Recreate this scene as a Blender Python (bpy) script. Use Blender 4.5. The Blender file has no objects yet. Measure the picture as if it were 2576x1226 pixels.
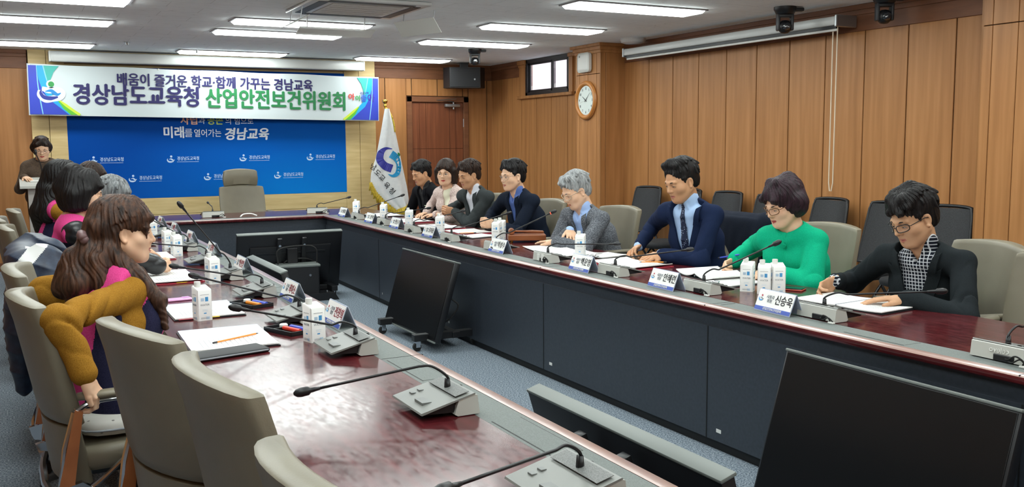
import bpy, bmesh, math, random, os
import numpy as np
from mathutils import Vector, Matrix, Euler
random.seed(7)
SC = bpy.context.scene
COL = SC.collection
PI = math.pi
# ---------------------------------------------------------------- camera
CAM_H, YAW, PITCH, ROLL, FPX = 1.51, .485141422, .10707527, -.00701735, 2372.68
_f = Vector((math.sin(YAW)*math.cos(PITCH), math.cos(YAW)*math.cos(PITCH), -math.sin(PITCH)))
_r0 = Vector((math.cos(YAW), -math.sin(YAW), 0)); _u0 = _r0.cross(_f)
_r = _r0*math.cos(ROLL)+_u0*math.sin(ROLL); _u = _u0*math.cos(ROLL)-_r0*math.sin(ROLL)
cd = bpy.data.cameras.new('camera'); cam = bpy.data.objects.new('camera', cd); COL.objects.link(cam)
cd.sensor_width = 36; cd.lens = FPX/2576*36; cd.clip_start = .02
cam.matrix_world = Matrix(((_r.x,_u.x,-_f.x,0),(_r.y,_u.y,-_f.y,0),(_r.z,_u.z,-_f.z,CAM_H),(0,0,0,1)))
SC.camera = cam
# ---------------------------------------------------------------- world, exposure, lamp power
w = bpy.data.worlds.new('world'); SC.world = w; w.use_nodes = True
w.node_tree.nodes['Background'].inputs[0].default_value = (.93,.95,1,1)
w.node_tree.nodes['Background'].inputs[1].default_value = 2.2
vs = SC.view_settings
vs.view_transform = 'Standard'; vs.look = 'None'; vs.gamma = 1; vs.use_curve_mapping = False
vs.exposure = 0.0
LAMP_POWER = 20.0
SC.cycles.max_bounces = 7; SC.cycles.diffuse_bounces = 4; SC.cycles.glossy_bounces = 4
SC.cycles.transmission_bounces = 6; SC.cycles.transparent_max_bounces = 8
SC.cycles.use_denoising = True
SC.cycles.sample_clamp_indirect = 6
# ---------------------------------------------------------------- materials
def srgb(h):
    v = [int(h[i:i+2],16)/255 for i in (0,2,4)]
    return tuple(c/12.92 if c <= .04045 else ((c+.055)/1.055)**2.4 for c in v)+(1,)
def newmat(name):
    m = bpy.data.materials.new(name); m.use_nodes = True
    return m, m.node_tree, m.node_tree.nodes['Principled BSDF']
def P(name, col, rough=.5, metal=0, spec=.5, coat=0, coat_rough=.05, sheen=0, emit=None, estr=0, alpha=1, trans=0):
    m, nt, b = newmat(name)
    b.inputs['Base Color'].default_value = srgb(col)
    b.inputs['Roughness'].default_value = rough; b.inputs['Metallic'].default_value = metal
    b.inputs['Specular IOR Level'].default_value = spec
    b.inputs['Coat Weight'].default_value = coat; b.inputs['Coat Roughness'].default_value = coat_rough
    b.inputs['Sheen Weight'].default_value = sheen
    b.inputs['Alpha'].default_value = alpha; b.inputs['Transmission Weight'].default_value = trans
    if emit: b.inputs['Emission Color'].default_value = srgb(emit); b.inputs['Emission Strength'].default_value = estr
    return m
def _tex(nt, kind, scale, stretch=(1,1,1), detail=4, rough=.5, coord='Object', **kw):
    tc = nt.nodes.new('ShaderNodeTexCoord'); mp = nt.nodes.new('ShaderNodeMapping')
    mp.inputs['Scale'].default_value = stretch
    nt.links.new(tc.outputs[coord], mp.inputs[0])
    t = nt.nodes.new('ShaderNodeTex'+kind)
    nt.links.new(mp.outputs[0], t.inputs['Vector'])
    t.inputs['Scale'].default_value = scale
    if kind == 'Noise': t.inputs['Detail'].default_value = detail; t.inputs['Roughness'].default_value = rough
    return t
def _ramp(nt, src, stops):
    r = nt.nodes.new('ShaderNodeValToRGB'); e = r.color_ramp.elements
    while len(e) < len(stops): e.new(.5)
    for k, (p, c) in enumerate(stops): e[k].position = p; e[k].color = srgb(c) if isinstance(c, str) else c
    nt.links.new(src, r.inputs[0]); return r
def _bump(nt, b, src, strength, dist=.01):
    n = nt.nodes.new('ShaderNodeBump'); n.inputs['Strength'].default_value = strength; n.inputs['Distance'].default_value = dist
    nt.links.new(src, n.inputs['Height']); nt.links.new(n.outputs[0], b.inputs['Normal']); return n
def N(name, stops, scale=5, stretch=(1,1,1), rough=.5, detail=4, bump=0, dist=.005, bscale=None, bstretch=None, **kw):
    m = P(name, 'ffffff', rough, **kw); nt = m.node_tree; b = nt.nodes['Principled BSDF']
    t = _tex(nt, 'Noise', scale, stretch, detail)
    r = _ramp(nt, t.outputs['Fac'], stops); nt.links.new(r.outputs[0], b.inputs['Base Color'])
    if bump:
        s = t if bscale is None else _tex(nt, 'Noise', bscale, bstretch or (1,1,1), 5)
        _bump(nt, b, s.outputs['Fac'], bump, dist)
    return m
M = {}
M['wood'] = N('orange_wood_panelling', [(.3,'9C6A3E'),(.5,'AA7647'),(.72,'B68151')], 3.0, (6,6,.3), .42, 5, spec=.3)
M['wood_dark'] = N('brown_wood_cornice', [(.3,'6E4630'),(.7,'82553A')], 3, (1,1,6), .45, 5, spec=.3)
M['doorwood'] = N('reddish_door_veneer', [(.3,'6E3D27'),(.55,'7D482E'),(.75,'8A5336')], 4, (8,8,.4), .38, 6)
M['beige'] = N('pale_oak_veneer', [(.3,'C6AC78'),(.6,'D3BB87'),(.8,'DBC593')], 3, (1,1,9), .45, 6, spec=.35)
M['groove'] = P('panel_groove_shadow_gap', '24140B', .9)
M['charcoal'] = N('charcoal_laminate', [(.3,'31373F'),(.7,'383E47')], 60, rough=.38, detail=2, spec=.45)
M['black_gap'] = P('black_recess', '0C0D0F', .6)
M['plastic_black'] = P('black_plastic', '15161A', .42)
M['plastic_dark'] = P('dark_grey_plastic', '2A2C30', .45)
M['screen'] = P('dark_display_glass', '0E0F11', .28, spec=.35)
M['steel_black'] = P('black_powder_coat', '17181B', .4)
M['grey_bar'] = P('satin_grey_plastic', '6C726F', .45)
M['grey_unit'] = P('warm_grey_plastic', '7F817E', .38)
M['grey_light'] = P('light_grey_plastic', 'B9BAB4', .42)
M['strip'] = N('grey_cable_strip', [(.4,'666C6A'),(.6,'717775')], 300, rough=.62, detail=1, spec=.25)
M['chrome'] = P('polished_chrome', 'C9CBD0', .16, metal=1)
M['alu'] = P('brushed_aluminium', 'A9ADB0', .35, metal=.9)
M['white_metal'] = P('white_painted_metal', 'C9CCCB', .3, spec=.5)
M['white_plastic'] = P('white_plastic', 'DFE0DC', .4)
M['brass'] = P('polished_brass', 'C8A24A', .25, metal=1)
M['rubber'] = P('black_rubber', '141414', .7)
M['paper'] = P('white_paper', 'ECECEA', .7)
M['paper_blue'] = P('pale_blue_paper', 'CFDCE8', .7)
M['ink'] = P('dark_ink', '23252A', .6)
M['ink_grey'] = P('grey_print', '8E939A', .7)
M['carton'] = P('white_carton', 'EDEEEC', .4)
M['blue_ink'] = P('light_blue_print', '4E9FD8', .5)
M['navy_ink'] = P('navy_lettering', '241F5C', .5)
M['green_ink'] = P('green_lettering', '1F7A45', .5)
M['plate_blue'] = P('blue_nameplate_band', '3A55B0', .4)
M['acrylic'] = P('pale_blue_acrylic', 'C9D4EA', .25, alpha=.62, spec=.5)
M['red_paper'] = P('red_folder', 'B8364A', .5)
M['pink'] = P('pink_plastic', 'E7A7D6', .35)
M['orange'] = P('orange_lacquer', 'E98C2C', .4)
M['blue_pen'] = P('blue_plastic', '3A4FC4', .35)
M['red_pen'] = P('red_plastic', 'D63B2B', .35)
M['yellow'] = P('yellow_tab', 'E8C52E', .5)
M['gavelwood'] = N('polished_brown_wood', [(.3,'7E4526'),(.7,'9C5C34')], 6, (1,8,8), .3, 5)
def lamp_mat():
    m, nt, b = newmat('lit_lamp_diffuser')
    b.inputs['Base Color'].default_value = (.9,.9,.9,1)
    b.inputs['Emission Color'].default_value = (.93,1.0,.965,1); b.inputs['Emission Strength'].default_value = LAMP_POWER
    return m
M['lamp'] = lamp_mat()
def top_mat():
    m = P('glossy_mahogany', '4A1A1E', .17, spec=.5); nt = m.node_tree; b = nt.nodes['Principled BSDF']
    t = _tex(nt, 'Noise', 4, (9,1.2,1), 6); r = _ramp(nt, t.outputs['Fac'], [(.3,'3C1216'),(.55,'511B1F'),(.75,'652528')])
    nt.links.new(r.outputs[0], b.inputs['Base Color'])
    t2 = _tex(nt, 'Noise', 22, (3,1,1), 5); r2 = _ramp(nt, t2.outputs['Fac'], [(.3,(.13,.13,.13,1)),(.75,(.24,.24,.24,1))])
    nt.links.new(r2.outputs[0], b.inputs['Roughness'])
    _bump(nt, b, t2.outputs['Fac'], .05, .001)
    return m
M['mahogany'] = top_mat()
M['satin_edge'] = N('pale_satin_edge', [(.3,'8F6E66'),(.7,'A3837A')], 5, (3,1,1), .28, 4, spec=.8, coat=.5, coat_rough=.2)  # paler satin colour for the top faces of the mahogany edge moulding
def leather():
    m = P('taupe_leather', '6E6355', .42, spec=.4); nt = m.node_tree; b = nt.nodes['Principled BSDF']
    t = _tex(nt, 'Noise', 3, detail=3); r = _ramp(nt, t.outputs['Fac'], [(.3,'736C5C'),(.7,'837D6C')])
    nt.links.new(r.outputs[0], b.inputs['Base Color'])
    v = _tex(nt, 'Voronoi', 260); _bump(nt, b, v.outputs['Distance'], .12, .001)
    return m
M['leather'] = leather()
def carpet():
    m = P('blue_grey_carpet', '66717E', .95, spec=.1); nt = m.node_tree; b = nt.nodes['Principled BSDF']
    t = _tex(nt, 'Noise', 120, detail=4); r = _ramp(nt, t.outputs['Fac'], [(.35,'4A5662'),(.5,'76818C'),(.66,'A0AAB3')])
    nt.links.new(r.outputs[0], b.inputs['Base Color']); _bump(nt, b, t.outputs['Fac'], .5, .004)
    return m
M['carpet'] = carpet()
def ceiling_mat():
    m = P('fissured_ceiling_tile', 'F0EFF1', .9, spec=.1); nt = m.node_tree; b = nt.nodes['Principled BSDF']
    t = _tex(nt, 'Noise', 9, (1,3.2,1), 7, .62); r = _ramp(nt, t.outputs['Fac'], [(.27,'8A888B'),(.335,'EEF4F6'),(.6,'F4FAFC')])
    tc = nt.nodes.new('ShaderNodeTexCoord')
    br = nt.nodes.new('ShaderNodeTexBrick'); nt.links.new(tc.outputs['Object'], br.inputs[0])
    br.inputs['Scale'].default_value = 1; br.inputs['Brick Width'].default_value = .6; br.inputs['Row Height'].default_value = .3
    br.inputs['Mortar Size'].default_value = .0016; br.inputs['Color1'].default_value = br.inputs['Color2'].default_value = (1,1,1,1)
    br.inputs['Mortar'].default_value = (.62,.62,.62,1)
    mx = nt.nodes.new('ShaderNodeMix'); mx.data_type = 'RGBA'; mx.blend_type = 'MULTIPLY'; mx.inputs[0].default_value = 1
    nt.links.new(r.outputs[0], mx.inputs[6]); nt.links.new(br.outputs[0], mx.inputs[7])
    nt.links.new(mx.outputs[2], b.inputs['Base Color'])
    _bump(nt, b, r.outputs[0], .5, .004)
    return m
M['ceiling'] = ceiling_mat()
def backdrop_mat():     # printed backdrop: lighter blue in the middle of the print
    m = P('blue_printed_backdrop', '1B5FC0', .65, spec=.08); nt = m.node_tree; b = nt.nodes['Principled BSDF']
    tc = nt.nodes.new('ShaderNodeTexCoord'); mp = nt.nodes.new('ShaderNodeMapping')
    mp.inputs['Location'].default_value = (-.42,0,-.2); mp.inputs['Scale'].default_value = (.36,0,.55)
    g = nt.nodes.new('ShaderNodeTexGradient'); g.gradient_type = 'SPHERICAL'
    nt.links.new(tc.outputs['Object'], mp.inputs[0]); nt.links.new(mp.outputs[0], g.inputs[0])
    r = _ramp(nt, g.outputs['Fac'], [(0,'03479F'),(.4,'045CB6'),(1,'088CE0')]); nt.links.new(r.outputs[0], b.inputs['Base Color'])
    return m
M['backdrop'] = backdrop_mat()
M['mesh'] = N('black_chair_mesh', [(.4,'16171A'),(.6,'26272B')], 180, rough=.6, detail=1, bump=.3, dist=.002)
M['black_fabric'] = N('black_fabric', [(.4,'17181B'),(.6,'212226')], 200, rough=.85, detail=2, bump=.2, dist=.002)
M['glass'] = P('window_glass', 'FFFFFF', .02, trans=1, alpha=.25)
# ---------------------------------------------------------------- mesh helpers
def B(): return bmesh.new()
def box(bm, x0, x1, y0, y1, z0, z1, bev=0, seg=2, mtx=None, mi=0):
    r = bmesh.ops.create_cube(bm, size=1, matrix=Matrix.Translation(((x0+x1)/2,(y0+y1)/2,(z0+z1)/2)) @ Matrix.Diagonal((abs(x1-x0),abs(y1-y0),abs(z1-z0),1)))
    vs_ = r['verts']; fs = set(f for v in vs_ for f in v.link_faces)
    if bev:
        es = list(set(e for v in vs_ for e in v.link_edges))
        q = bmesh.ops.bevel(bm, geom=es, offset=bev, segments=seg, affect='EDGES', profile=.5)
        fs = set(q['faces']); vs_ = list(set(v for f in fs for v in f.verts))
        for v in list(vs_):
            for f in v.link_faces: fs.add(f)
        vs_ = list(set(v for f in fs for v in f.verts))
    for f in fs: f.material_index = mi
    if mtx is not None: bmesh.ops.transform(bm, matrix=mtx, verts=vs_)
    return vs_
def ring_loft(bm, rings, cap=True, closed=False, mi=0):
    R = [[bm.verts.new(p) for p in ring] for ring in rings]
    n = len(R[0]); k = len(R)
    for i in range(k if closed else k-1):
        a, b = R[i], R[(i+1) % k]
        for j in range(n):
            f = bm.faces.new((a[j], a[(j+1) % n], b[(j+1) % n], b[j])); f.material_index = mi
    if cap and not closed:
        f = bm.faces.new(list(reversed(R[0]))); f.material_index = mi
        f = bm.faces.new(R[-1]); f.material_index = mi
    return R
def frame_of(d):
    d = Vector(d).normalized()
    a = Vector((0,0,1)) if abs(d.z) < .9 else Vector((1,0,0))
    x = d.cross(a).normalized(); return x, d.cross(x).normalized()
def tube(bm, pts, r, seg=8, closed=False, mi=0):
    pts = [Vector(p) for p in pts]; n = len(pts); rings = []
    rr = r if isinstance(r, (list, tuple)) else [r]*n
    px = None
    for i, p in enumerate(pts):
        if closed: d = pts[(i+1) % n]-pts[i-1]
        else: d = pts[min(i+1,n-1)]-pts[max(i-1,0)]
        d = d.normalized()
        if px is None: x, y = frame_of(d)
        else:
            x = (px - d*px.dot(d)); x = x.normalized() if x.length > 1e-6 else frame_of(d)[0]; y = d.cross(x)
        px = x
        rings.append([p+(x*math.cos(t)+y*math.sin(t))*rr[i] for t in [2*PI*k/seg for k in range(seg)]])
    ring_loft(bm, rings, not closed, closed, mi)
def cyl(bm, p0, p1, r0, r1=None, seg=20, mi=0): tube(bm, [p0, p1], [r0, r0 if r1 is None else r1], seg, mi=mi)
def lathe(bm, prof, c=(0,0,0), seg=24, mi=0, axis="z", cap=True):
    c = Vector(c); rings = []
    for r, h in prof:
        ring = []
        for k in range(seg):
            t = 2*PI*k/seg; a, b = r*math.cos(t), r*math.sin(t)
            ring.append(c+(Vector((a,b,h)) if axis == 'z' else Vector((h,a,b)) if axis == 'x' else Vector((b,h,a))))
        rings.append(ring)
    ring_loft(bm, rings, cap, not cap, mi)
def prism(bm, poly, fn, t0, t1, mi=0):   # poly in 2-D, fn(u, v, t) -> 3-D
    a = [bm.verts.new(fn(u,v,t0)) for u,v in poly]; b = [bm.verts.new(fn(u,v,t1)) for u,v in poly]
    n = len(poly); fs = [bm.faces.new(list(reversed(a))), bm.faces.new(b)]
    fs += [bm.faces.new((a[i],a[(i+1) % n],b[(i+1) % n],b[i])) for i in range(n)]
    for f in fs: f.material_index = mi
def curve_pts(ctrl, n=10):        # Catmull-Rom through the control points
    c = [Vector(p) for p in ctrl]; c = [c[0]*2-c[1]]+c+[c[-1]*2-c[-2]]; out = []
    for i in range(1, len(c)-2):
        for k in range(n):
            t = k/n; a, b_, d, e = c[i-1], c[i], c[i+1], c[i+2]
            out.append(.5*((2*b_)+(d-a)*t+(2*a-5*b_+4*d-e)*t*t+(3*b_-a-3*d+e)*t**3))
    out.append(c[-2]); return out
def link(name, bm, mat, parent=None, smooth=False, loc=None, rot=None, sub=0, auto=None):
    me = bpy.data.meshes.new(name)
    bmesh.ops.recalc_face_normals(bm, faces=bm.faces)
    bm.to_mesh(me); bm.free()
    for m in (mat if isinstance(mat, (list, tuple)) else [mat]): me.materials.append(m)
    o = bpy.data.objects.new(name, me); COL.objects.link(o)
    if smooth: me.shade_smooth()
    if auto: me.shade_smooth(); me.set_sharp_from_angle(angle=math.radians(auto))
    if parent is not None: o.parent = parent
    if loc: o.location = loc
    if rot: o.rotation_euler = rot
    if sub:
        s = o.modifiers.new('s', 'SUBSURF'); s.levels = s.render_levels = sub
    return o
def tag(o, label, cat, group=None):
    o['label'] = label; o['category'] = cat
    if group: o['group'] = group
    return o
def thing(name, label, cat, loc=(0,0,0), rz=0, group=None):
    o = bpy.data.objects.new(name, None); COL.objects.link(o); o.empty_display_size = .05
    o.location = loc; o.rotation_euler = (0,0,rz); return tag(o, label, cat, group)
def struct(name, bm, mat, **k):
    o = link(name, bm, mat, **k); o['kind'] = 'structure'; return o
def copy_tree(o, parent=None):
    c = o.copy(); COL.objects.link(c); c.parent = parent
    for ch in list(o.children): copy_tree(ch, c)
    return c
def dup(root, label, loc, rz, group=None):
    c = copy_tree(root); c.location = loc; c.rotation_euler = (0,0,rz); c['label'] = label
    if group: c['group'] = group
    return c
_tcache = {}
def text(name, s, size, mat, parent=None, mtx=None, bold=0, extrude=.0008, align='CENTER', width=None, shear=0):
    cu = bpy.data.curves.new(name, 'FONT'); cu.body = s; cu.size = size; cu.extrude = extrude
    cu.align_x = align; cu.align_y = 'CENTER'; cu.shear = shear; cu.resolution_u = 3
    ob = bpy.data.objects.new(name, cu); me = bpy.data.meshes.new_from_object(ob)
    bpy.data.objects.remove(ob); bpy.data.curves.remove(cu)
    me.materials.clear(); me.materials.append(mat)
    if bold and len(me.vertices):      # heavier strokes: the same letters laid side by side
        q = bmesh.new(); q.from_mesh(me); g0 = q.verts[:]+q.edges[:]+q.faces[:]
        for k_, (dx, dy) in enumerate(((bold,0),(-bold,0),(0,bold*.6),(0,-bold*.6))):
            r = bmesh.ops.duplicate(q, geom=g0); bmesh.ops.translate(q, verts=[v for v in r['geom'] if isinstance(v, bmesh.types.BMVert)], vec=(dx,dy,.00022*(k_+1)))
        q.to_mesh(me); q.free()
    if width and len(me.vertices):
        xs = [v.co.x for v in me.vertices]; k = width/max(1e-6, max(xs)-min(xs))
        c0 = (max(xs)+min(xs))/2 if align == 'CENTER' else min(xs)
        for v in me.vertices: v.co.x = (v.co.x-c0)*k
    o = bpy.data.objects.new(name, me); COL.objects.link(o)
    if parent is not None: o.parent = parent
    if mtx is not None: o.matrix_local = mtx
    return o
def MX(origin, x, y):             # matrix with the given x and y axes (z = x cross y)
    x = Vector(x).normalized(); y = Vector(y); y = (y-x*y.dot(x)).normalized(); z = x.cross(y)
    return Matrix(((x.x,y.x,z.x,origin[0]),(x.y,y.y,z.y,origin[1]),(x.z,y.z,z.z,origin[2]),(0,0,0,1)))
# ================================================================ the room
XL, XR, YB, YF, ZC = -2.2, 6.45, 12.86, -1.6, 2.65
bm = B(); box(bm, XL-.1, XR+.1, YF-.1, YB+.1, -.1, 0); struct('floor', bm, M['carpet'])
bm = B(); box(bm, XL-.1, XR+.1, YF-.1, YB+.1, ZC, ZC+.1); struct('ceiling', bm, M['ceiling'])
WB = [M['wood'], M['groove']]
def boards(bm, axis, pos, edges, z0, z1, depth=.02, gap=.011):    # board faces at 'pos'; the wall stands behind, on the +axis side for depth > 0
    for a, b in zip(edges[:-1], edges[1:]):
        v = (a+gap/2, b-gap/2)
        if axis == 'x': box(bm, pos, pos+depth, v[0], v[1], z0, z1, .002, 1)
        else: box(bm, v[0], v[1], pos, pos+depth, z0, z1, .002, 1)
PT = 2.43                                                          # top of the panelling
WY0, WY1, WZ = 10.58, 11.76, 2.155                                 # high window
bm = B()
e = [YF]+[4.911-.44*k for k in range(14, 0, -1)]+[4.911+.44*k for k in range(0, 10)]+[9.37]
boards(bm, 'x', XR, [v for v in e if v >= YF], .1, PT)
box(bm, XR+.012, XR+.1, YF, WY0-.1, 0, ZC, mi=1)
boards(bm, 'x', XR, [9.88,10.25,10.661,11.074,11.484,11.92], .1, WZ-.03)
boards(bm, 'x', XR, [11.92,12.328,YB+.01], .1, PT)
box(bm, XR+.012, XR+.1, WY0-.1, WY1+.12, 0, WZ-.02, mi=1)
box(bm, XR+.012, XR+.1, WY1+.12, YB, 0, ZC, mi=1)
struct('wall_right', bm, WB)
bm = B()
ex = [XL, -1.84, -1.43, -1.02, -.62, -.215, .235]
boards(bm, 'y', YB, ex, .1, PT); boards(bm, 'y', YB, [4.56,4.75,5.08], .1, PT)
boards(bm, 'y', YB, [5.06,5.157,5.56,5.968,6.06], 2.19, PT); boards(bm, 'y', YB, [6.06,6.368,XR+.01], .1, PT)
box(bm, XL, 5.15, YB+.012, YB+.1, 0, ZC, mi=1); box(bm, 5.15, 5.98, YB+.05, YB+.1, 0, ZC, mi=1); box(bm, 5.15, 5.98, YB+.012, YB+.1, 2.1, ZC, mi=1)
box(bm, 5.98, XR+.1, YB+.012, YB+.1, 0, ZC, mi=1)
struct('wall_back', bm, WB)
bm = B(); boards(bm, 'x', XL-.02, [YF+.44*k for k in range(34)], .1, PT); box(bm, XL-.1, XL-.012, YF, YB, 0, ZC, mi=1); struct('wall_left', bm, WB)
bm = B(); boards(bm, 'y', YF-.02, [XL+.44*k for k in range(21)], .1, PT); box(bm, XL, XR, YF-.1, YF-.012, 0, ZC, mi=1); struct('wall_front', bm, WB)
def band(bm, a, b, axis, pos, s, z0=PT, z1=ZC):     # cornice band: flat frieze and a small crown
    for d, q0, q1 in ((.012, z0, z1), (.03, z1-.085, z1), (.052, z1-.045, z1)):
        p = sorted((pos, pos-s*d))
        if axis == 'x': box(bm, p[0], p[1], a, b, q0, q1, .004, 1)
        else: box(bm, a, b, p[0], p[1], q0, q1, .004, 1)
bm = B(); band(bm, YF, 9.35, 'x', XR+.005, 1); band(bm, 11.95, 12.86, 'x', XR+.005, 1); struct('trim_1', bm, M['wood_dark'])
bm = B(); band(bm, XL, .22, 'y', YB+.005, 1); band(bm, 4.58, XR, 'y', YB+.005, 1); struct('trim_2', bm, M['wood_dark'])
bm = B(); box(bm, XR-.012, XR+.01, YF, 9.35, 0, .1, .003, 1); box(bm, XR-.012, XR+.01, 9.9, YB, 0, .1, .003, 1); struct('baseboard_right', bm, M['wood_dark'])
bm = B(); box(bm, XL, .2, YB-.012, YB+.01, 0, .1, .003, 1); box(bm, 4.6, 5.06, YB-.012, YB+.01, 0, .1, .003, 1); box(bm, 6.06, XR, YB-.012, YB+.01, 0, .1, .003, 1); struct('baseboard_back', bm, M['wood_dark'])
def pillar(name, y0, y1, x0):
    bm = B(); g = .006; ym = (y0+y1)/2
    box(bm, x0+.012, XR+.02, y0+.012, y1-.012, 0, ZC, mi=1)
    for a, b in ((y0, y0+.085), (y0+.085+g, ym-g/2), (ym+g/2, y1-.085-g), (y1-.085, y1)):
        for q0, q1 in ((.1, 2.3), (2.3+g, ZC-.09)): box(bm, x0, x0+.02, a, b, q0, q1, .002, 1)
    for yy in (y0, y1-.02):
        for a, b in ((x0, x0+.07), (x0+.07+g, XR)): box(bm, a, b, yy, yy+.02, .1, ZC-.09, .002, 1)
    for d, q in ((.012, ZC-.11), (.03, ZC-.075), (.055, ZC-.035)): box(bm, x0-d, XR, y0-d, y1+d, q, ZC, .004, 1)
    box(bm, x0-.012, XR, y0-.012, y1+.012, 0, .1, .003, 1)
    return struct(name, bm, WB)
pillar('trim_3', 9.35, 9.9, 6.11)
pillar('trim_4', 3.9, 4.46, 6.12)
# high window beside the far pillar
bm = B()
fx0, fx1 = XR-.02, XR+.05
box(bm, fx0, fx1, WY0, WY1, WZ, WZ+.045, .003, 1); box(bm, fx0, fx1, WY0, WY1, ZC-.05, ZC, .003, 1)
box(bm, fx0, fx1, WY0, WY0+.04, WZ, ZC, .003, 1); box(bm, fx0, fx1, WY1-.05, WY1, WZ, ZC, .003, 1)
win = struct('window_1', bm, P('black_window_frame', '17161C', .4))
for nm, a, b, dx in (('sash', WY0+.03, 11.05, .0), ('sash', 11.02, WY1-.04, .03)):
    bm = B(); q = .035
    box(bm, fx0+dx, fx0+dx+.03, a, b, WZ+.04, WZ+.04+q, .003, 1); box(bm, fx0+dx, fx0+dx+.03, a, b, ZC-.075, ZC-.045, .003, 1)
    box(bm, fx0+dx, fx0+dx+.03, a, a+q, WZ+.04, ZC-.05, .003, 1); box(bm, fx0+dx, fx0+dx+.03, b-q, b, WZ+.04, ZC-.05, .003, 1)
    s = link(nm, bm, win.data.materials[0], win)
    bm = B(); box(bm, fx0+dx+.012, fx0+dx+.016, a+.02, b-.02, WZ+.06, ZC-.06); link('pane', bm, M['glass'], s)
bm = B(); box(bm, XR-.05, XR+.01, WY0-.1, 11.97, WZ-.04, WZ, .004, 1); box(bm, XR-.03, XR+.1, WY0-.09, WY0, WZ-.03, ZC, .004, 1)
box(bm, XR-.03, XR+.1, WY1, WY1+.17, WZ, ZC, .004, 1); box(bm, XR-.055, XR, WY1-.02, WY1+.19, ZC-.06, ZC, .006, 1); box(bm, XR-.042, XR, WY1-.01, WY1+.18, ZC-.1, ZC-.06, .006, 1)
box(bm, XR-.05, XR, WY0-.5, WY0, ZC-.05, ZC, .006, 1); box(bm, XR, XR+.02, WY0-.7, WY0-.09, WZ, ZC-.05)
struct('trim_5', bm, M['wood'])
bm = B(); box(bm, 8.6, 8.8, 6, 16, -1, 2.15); box(bm, 8.55, 8.8, 6, 16, 2.4, 6); struct('exterior_building', bm, P('pale_pink_render', 'E8DCE2', .9))
# door
bm = B(); box(bm, 5.07, 5.15, YB-.03, YB+.03, 0, 2.18, .004, 1); box(bm, 5.97, 6.05, YB-.03, YB+.03, 0, 2.18, .004, 1); box(bm, 5.07, 6.05, YB-.03, YB+.03, 2.10, 2.18, .004, 1)
door = struct('door_1', bm, M['wood_dark'])
bm = B()
for a, b in ((5.152,5.27),(5.274,5.37),(5.374,5.75),(5.754,5.85),(5.854,5.968)):
    for q0, q1 in ((.005,.35),(.354,1.42),(1.424,2.095)): box(bm, a, b, YB, YB+.04, q0, q1, .002, 1)
leaf = link('door_leaf', bm, M['doorwood'], door)
bm = B(); box(bm, 5.19, 5.25, YB-.012, YB, .9, 1.15, .004); tube(bm, [(5.22,YB-.01,1.03),(5.22,YB-.06,1.03),(5.34,YB-.06,1.03)], .011, 10); link('door_handle', bm, M['alu'], leaf, auto=40)
bm = B()
for zz in (.25, 1.0, 1.8): cyl(bm, (5.972,YB-.014,zz-.06), (5.972,YB-.014,zz+.06), .009, seg=10)
link('door_hinge', bm, M['alu'], leaf, auto=40)
bm = B(); box(bm, 5.66, 5.9, YB-.065, YB-.01, 2.03, 2.075, .008); cyl(bm, (5.8,YB-.04,2.0), (5.8,YB-.04,2.11), .014, seg=10)
tube(bm, [(5.8,YB-.05,2.105),(5.52,YB-.075,2.125),(5.84,YB-.05,2.15)], .008, 8); link('door_closer', bm, M['alu'], leaf, auto=40)
# pale oak wall panel behind the head of the table
bm = B(); g = .005; YP = 12.77
for a, b in ((.23,.42),(.425,.62),(4.12,4.33),(4.335,4.57)): box(bm, a, b, YP, YB+.02, .1, ZC, .002, 1)
for q0, q1 in ((.1,.345),(.35,.618),(.623,.835),(2.5,ZC)): box(bm, .622, 4.118, YP, YB+.02, q0, q1, .002, 1)
box(bm, .62, 4.12, YP+.03, YB+.02, .1, ZC); box(bm, .22, 4.58, YP-.012, YB+.01, 0, .1, .003, 1)
struct('trim_6', bm, M['beige'])
# ---------------------------------------------------------------- ceiling lamps
def lamp():
    t = thing('ceiling_lamp', '', 'ceiling light', (0,0,0), 0, 'fluorescent ceiling lamps')
    bm = B(); a, b, q = .665, .16, .022
    box(bm, -a, a, -b, -b+q, -.012, 0, .002, 1); box(bm, -a, a, b-q, b, -.012, 0, .002, 1); box(bm, -a, -a+q, -b, b, -.012, 0, .002, 1); box(bm, a-q, a, -b, b, -.012, 0, .002, 1)
    link('lamp_frame', bm, P('lamp_frame_grey', '8A888C', .5), t)
    bm = B(); ring_loft(bm, [[(-x_,-y_,z_),(x_,-y_,z_),(x_,y_,z_),(-x_,y_,z_)] for x_, y_, z_ in ((a-.015,b-.015,-.003),(a-.05,b-.025,-.034))]); link('diffuser', bm, M['lamp'], t, auto=40); return t
lampset = [
 (4.78,12.2,'right column lamp nearest the back wall'), (4.78,9.95,'right column lamp, second from the back wall'),
 (4.78,8.37,'right column lamp, third from the back wall'), (4.78,6.78,'biggest ceiling lamp in view, at the top edge'),
 (2.51,12.18,'ceiling lamp close above the white screen case and banner, middle column'), (2.51,9.89,'middle column ceiling lamp, second from the banner'),
 (2.51,8.97,'ceiling lamp partly behind the hanging plates of the air conditioner'),
 (.25,11.93,'ceiling lamp at the left edge just in front of the banner'), (.25,9.66,'ceiling lamp cut by the left edge, second from the banner'), (.25,8.2,'ceiling lamp cut by the top left corner of the view')]
L0 = None
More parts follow.
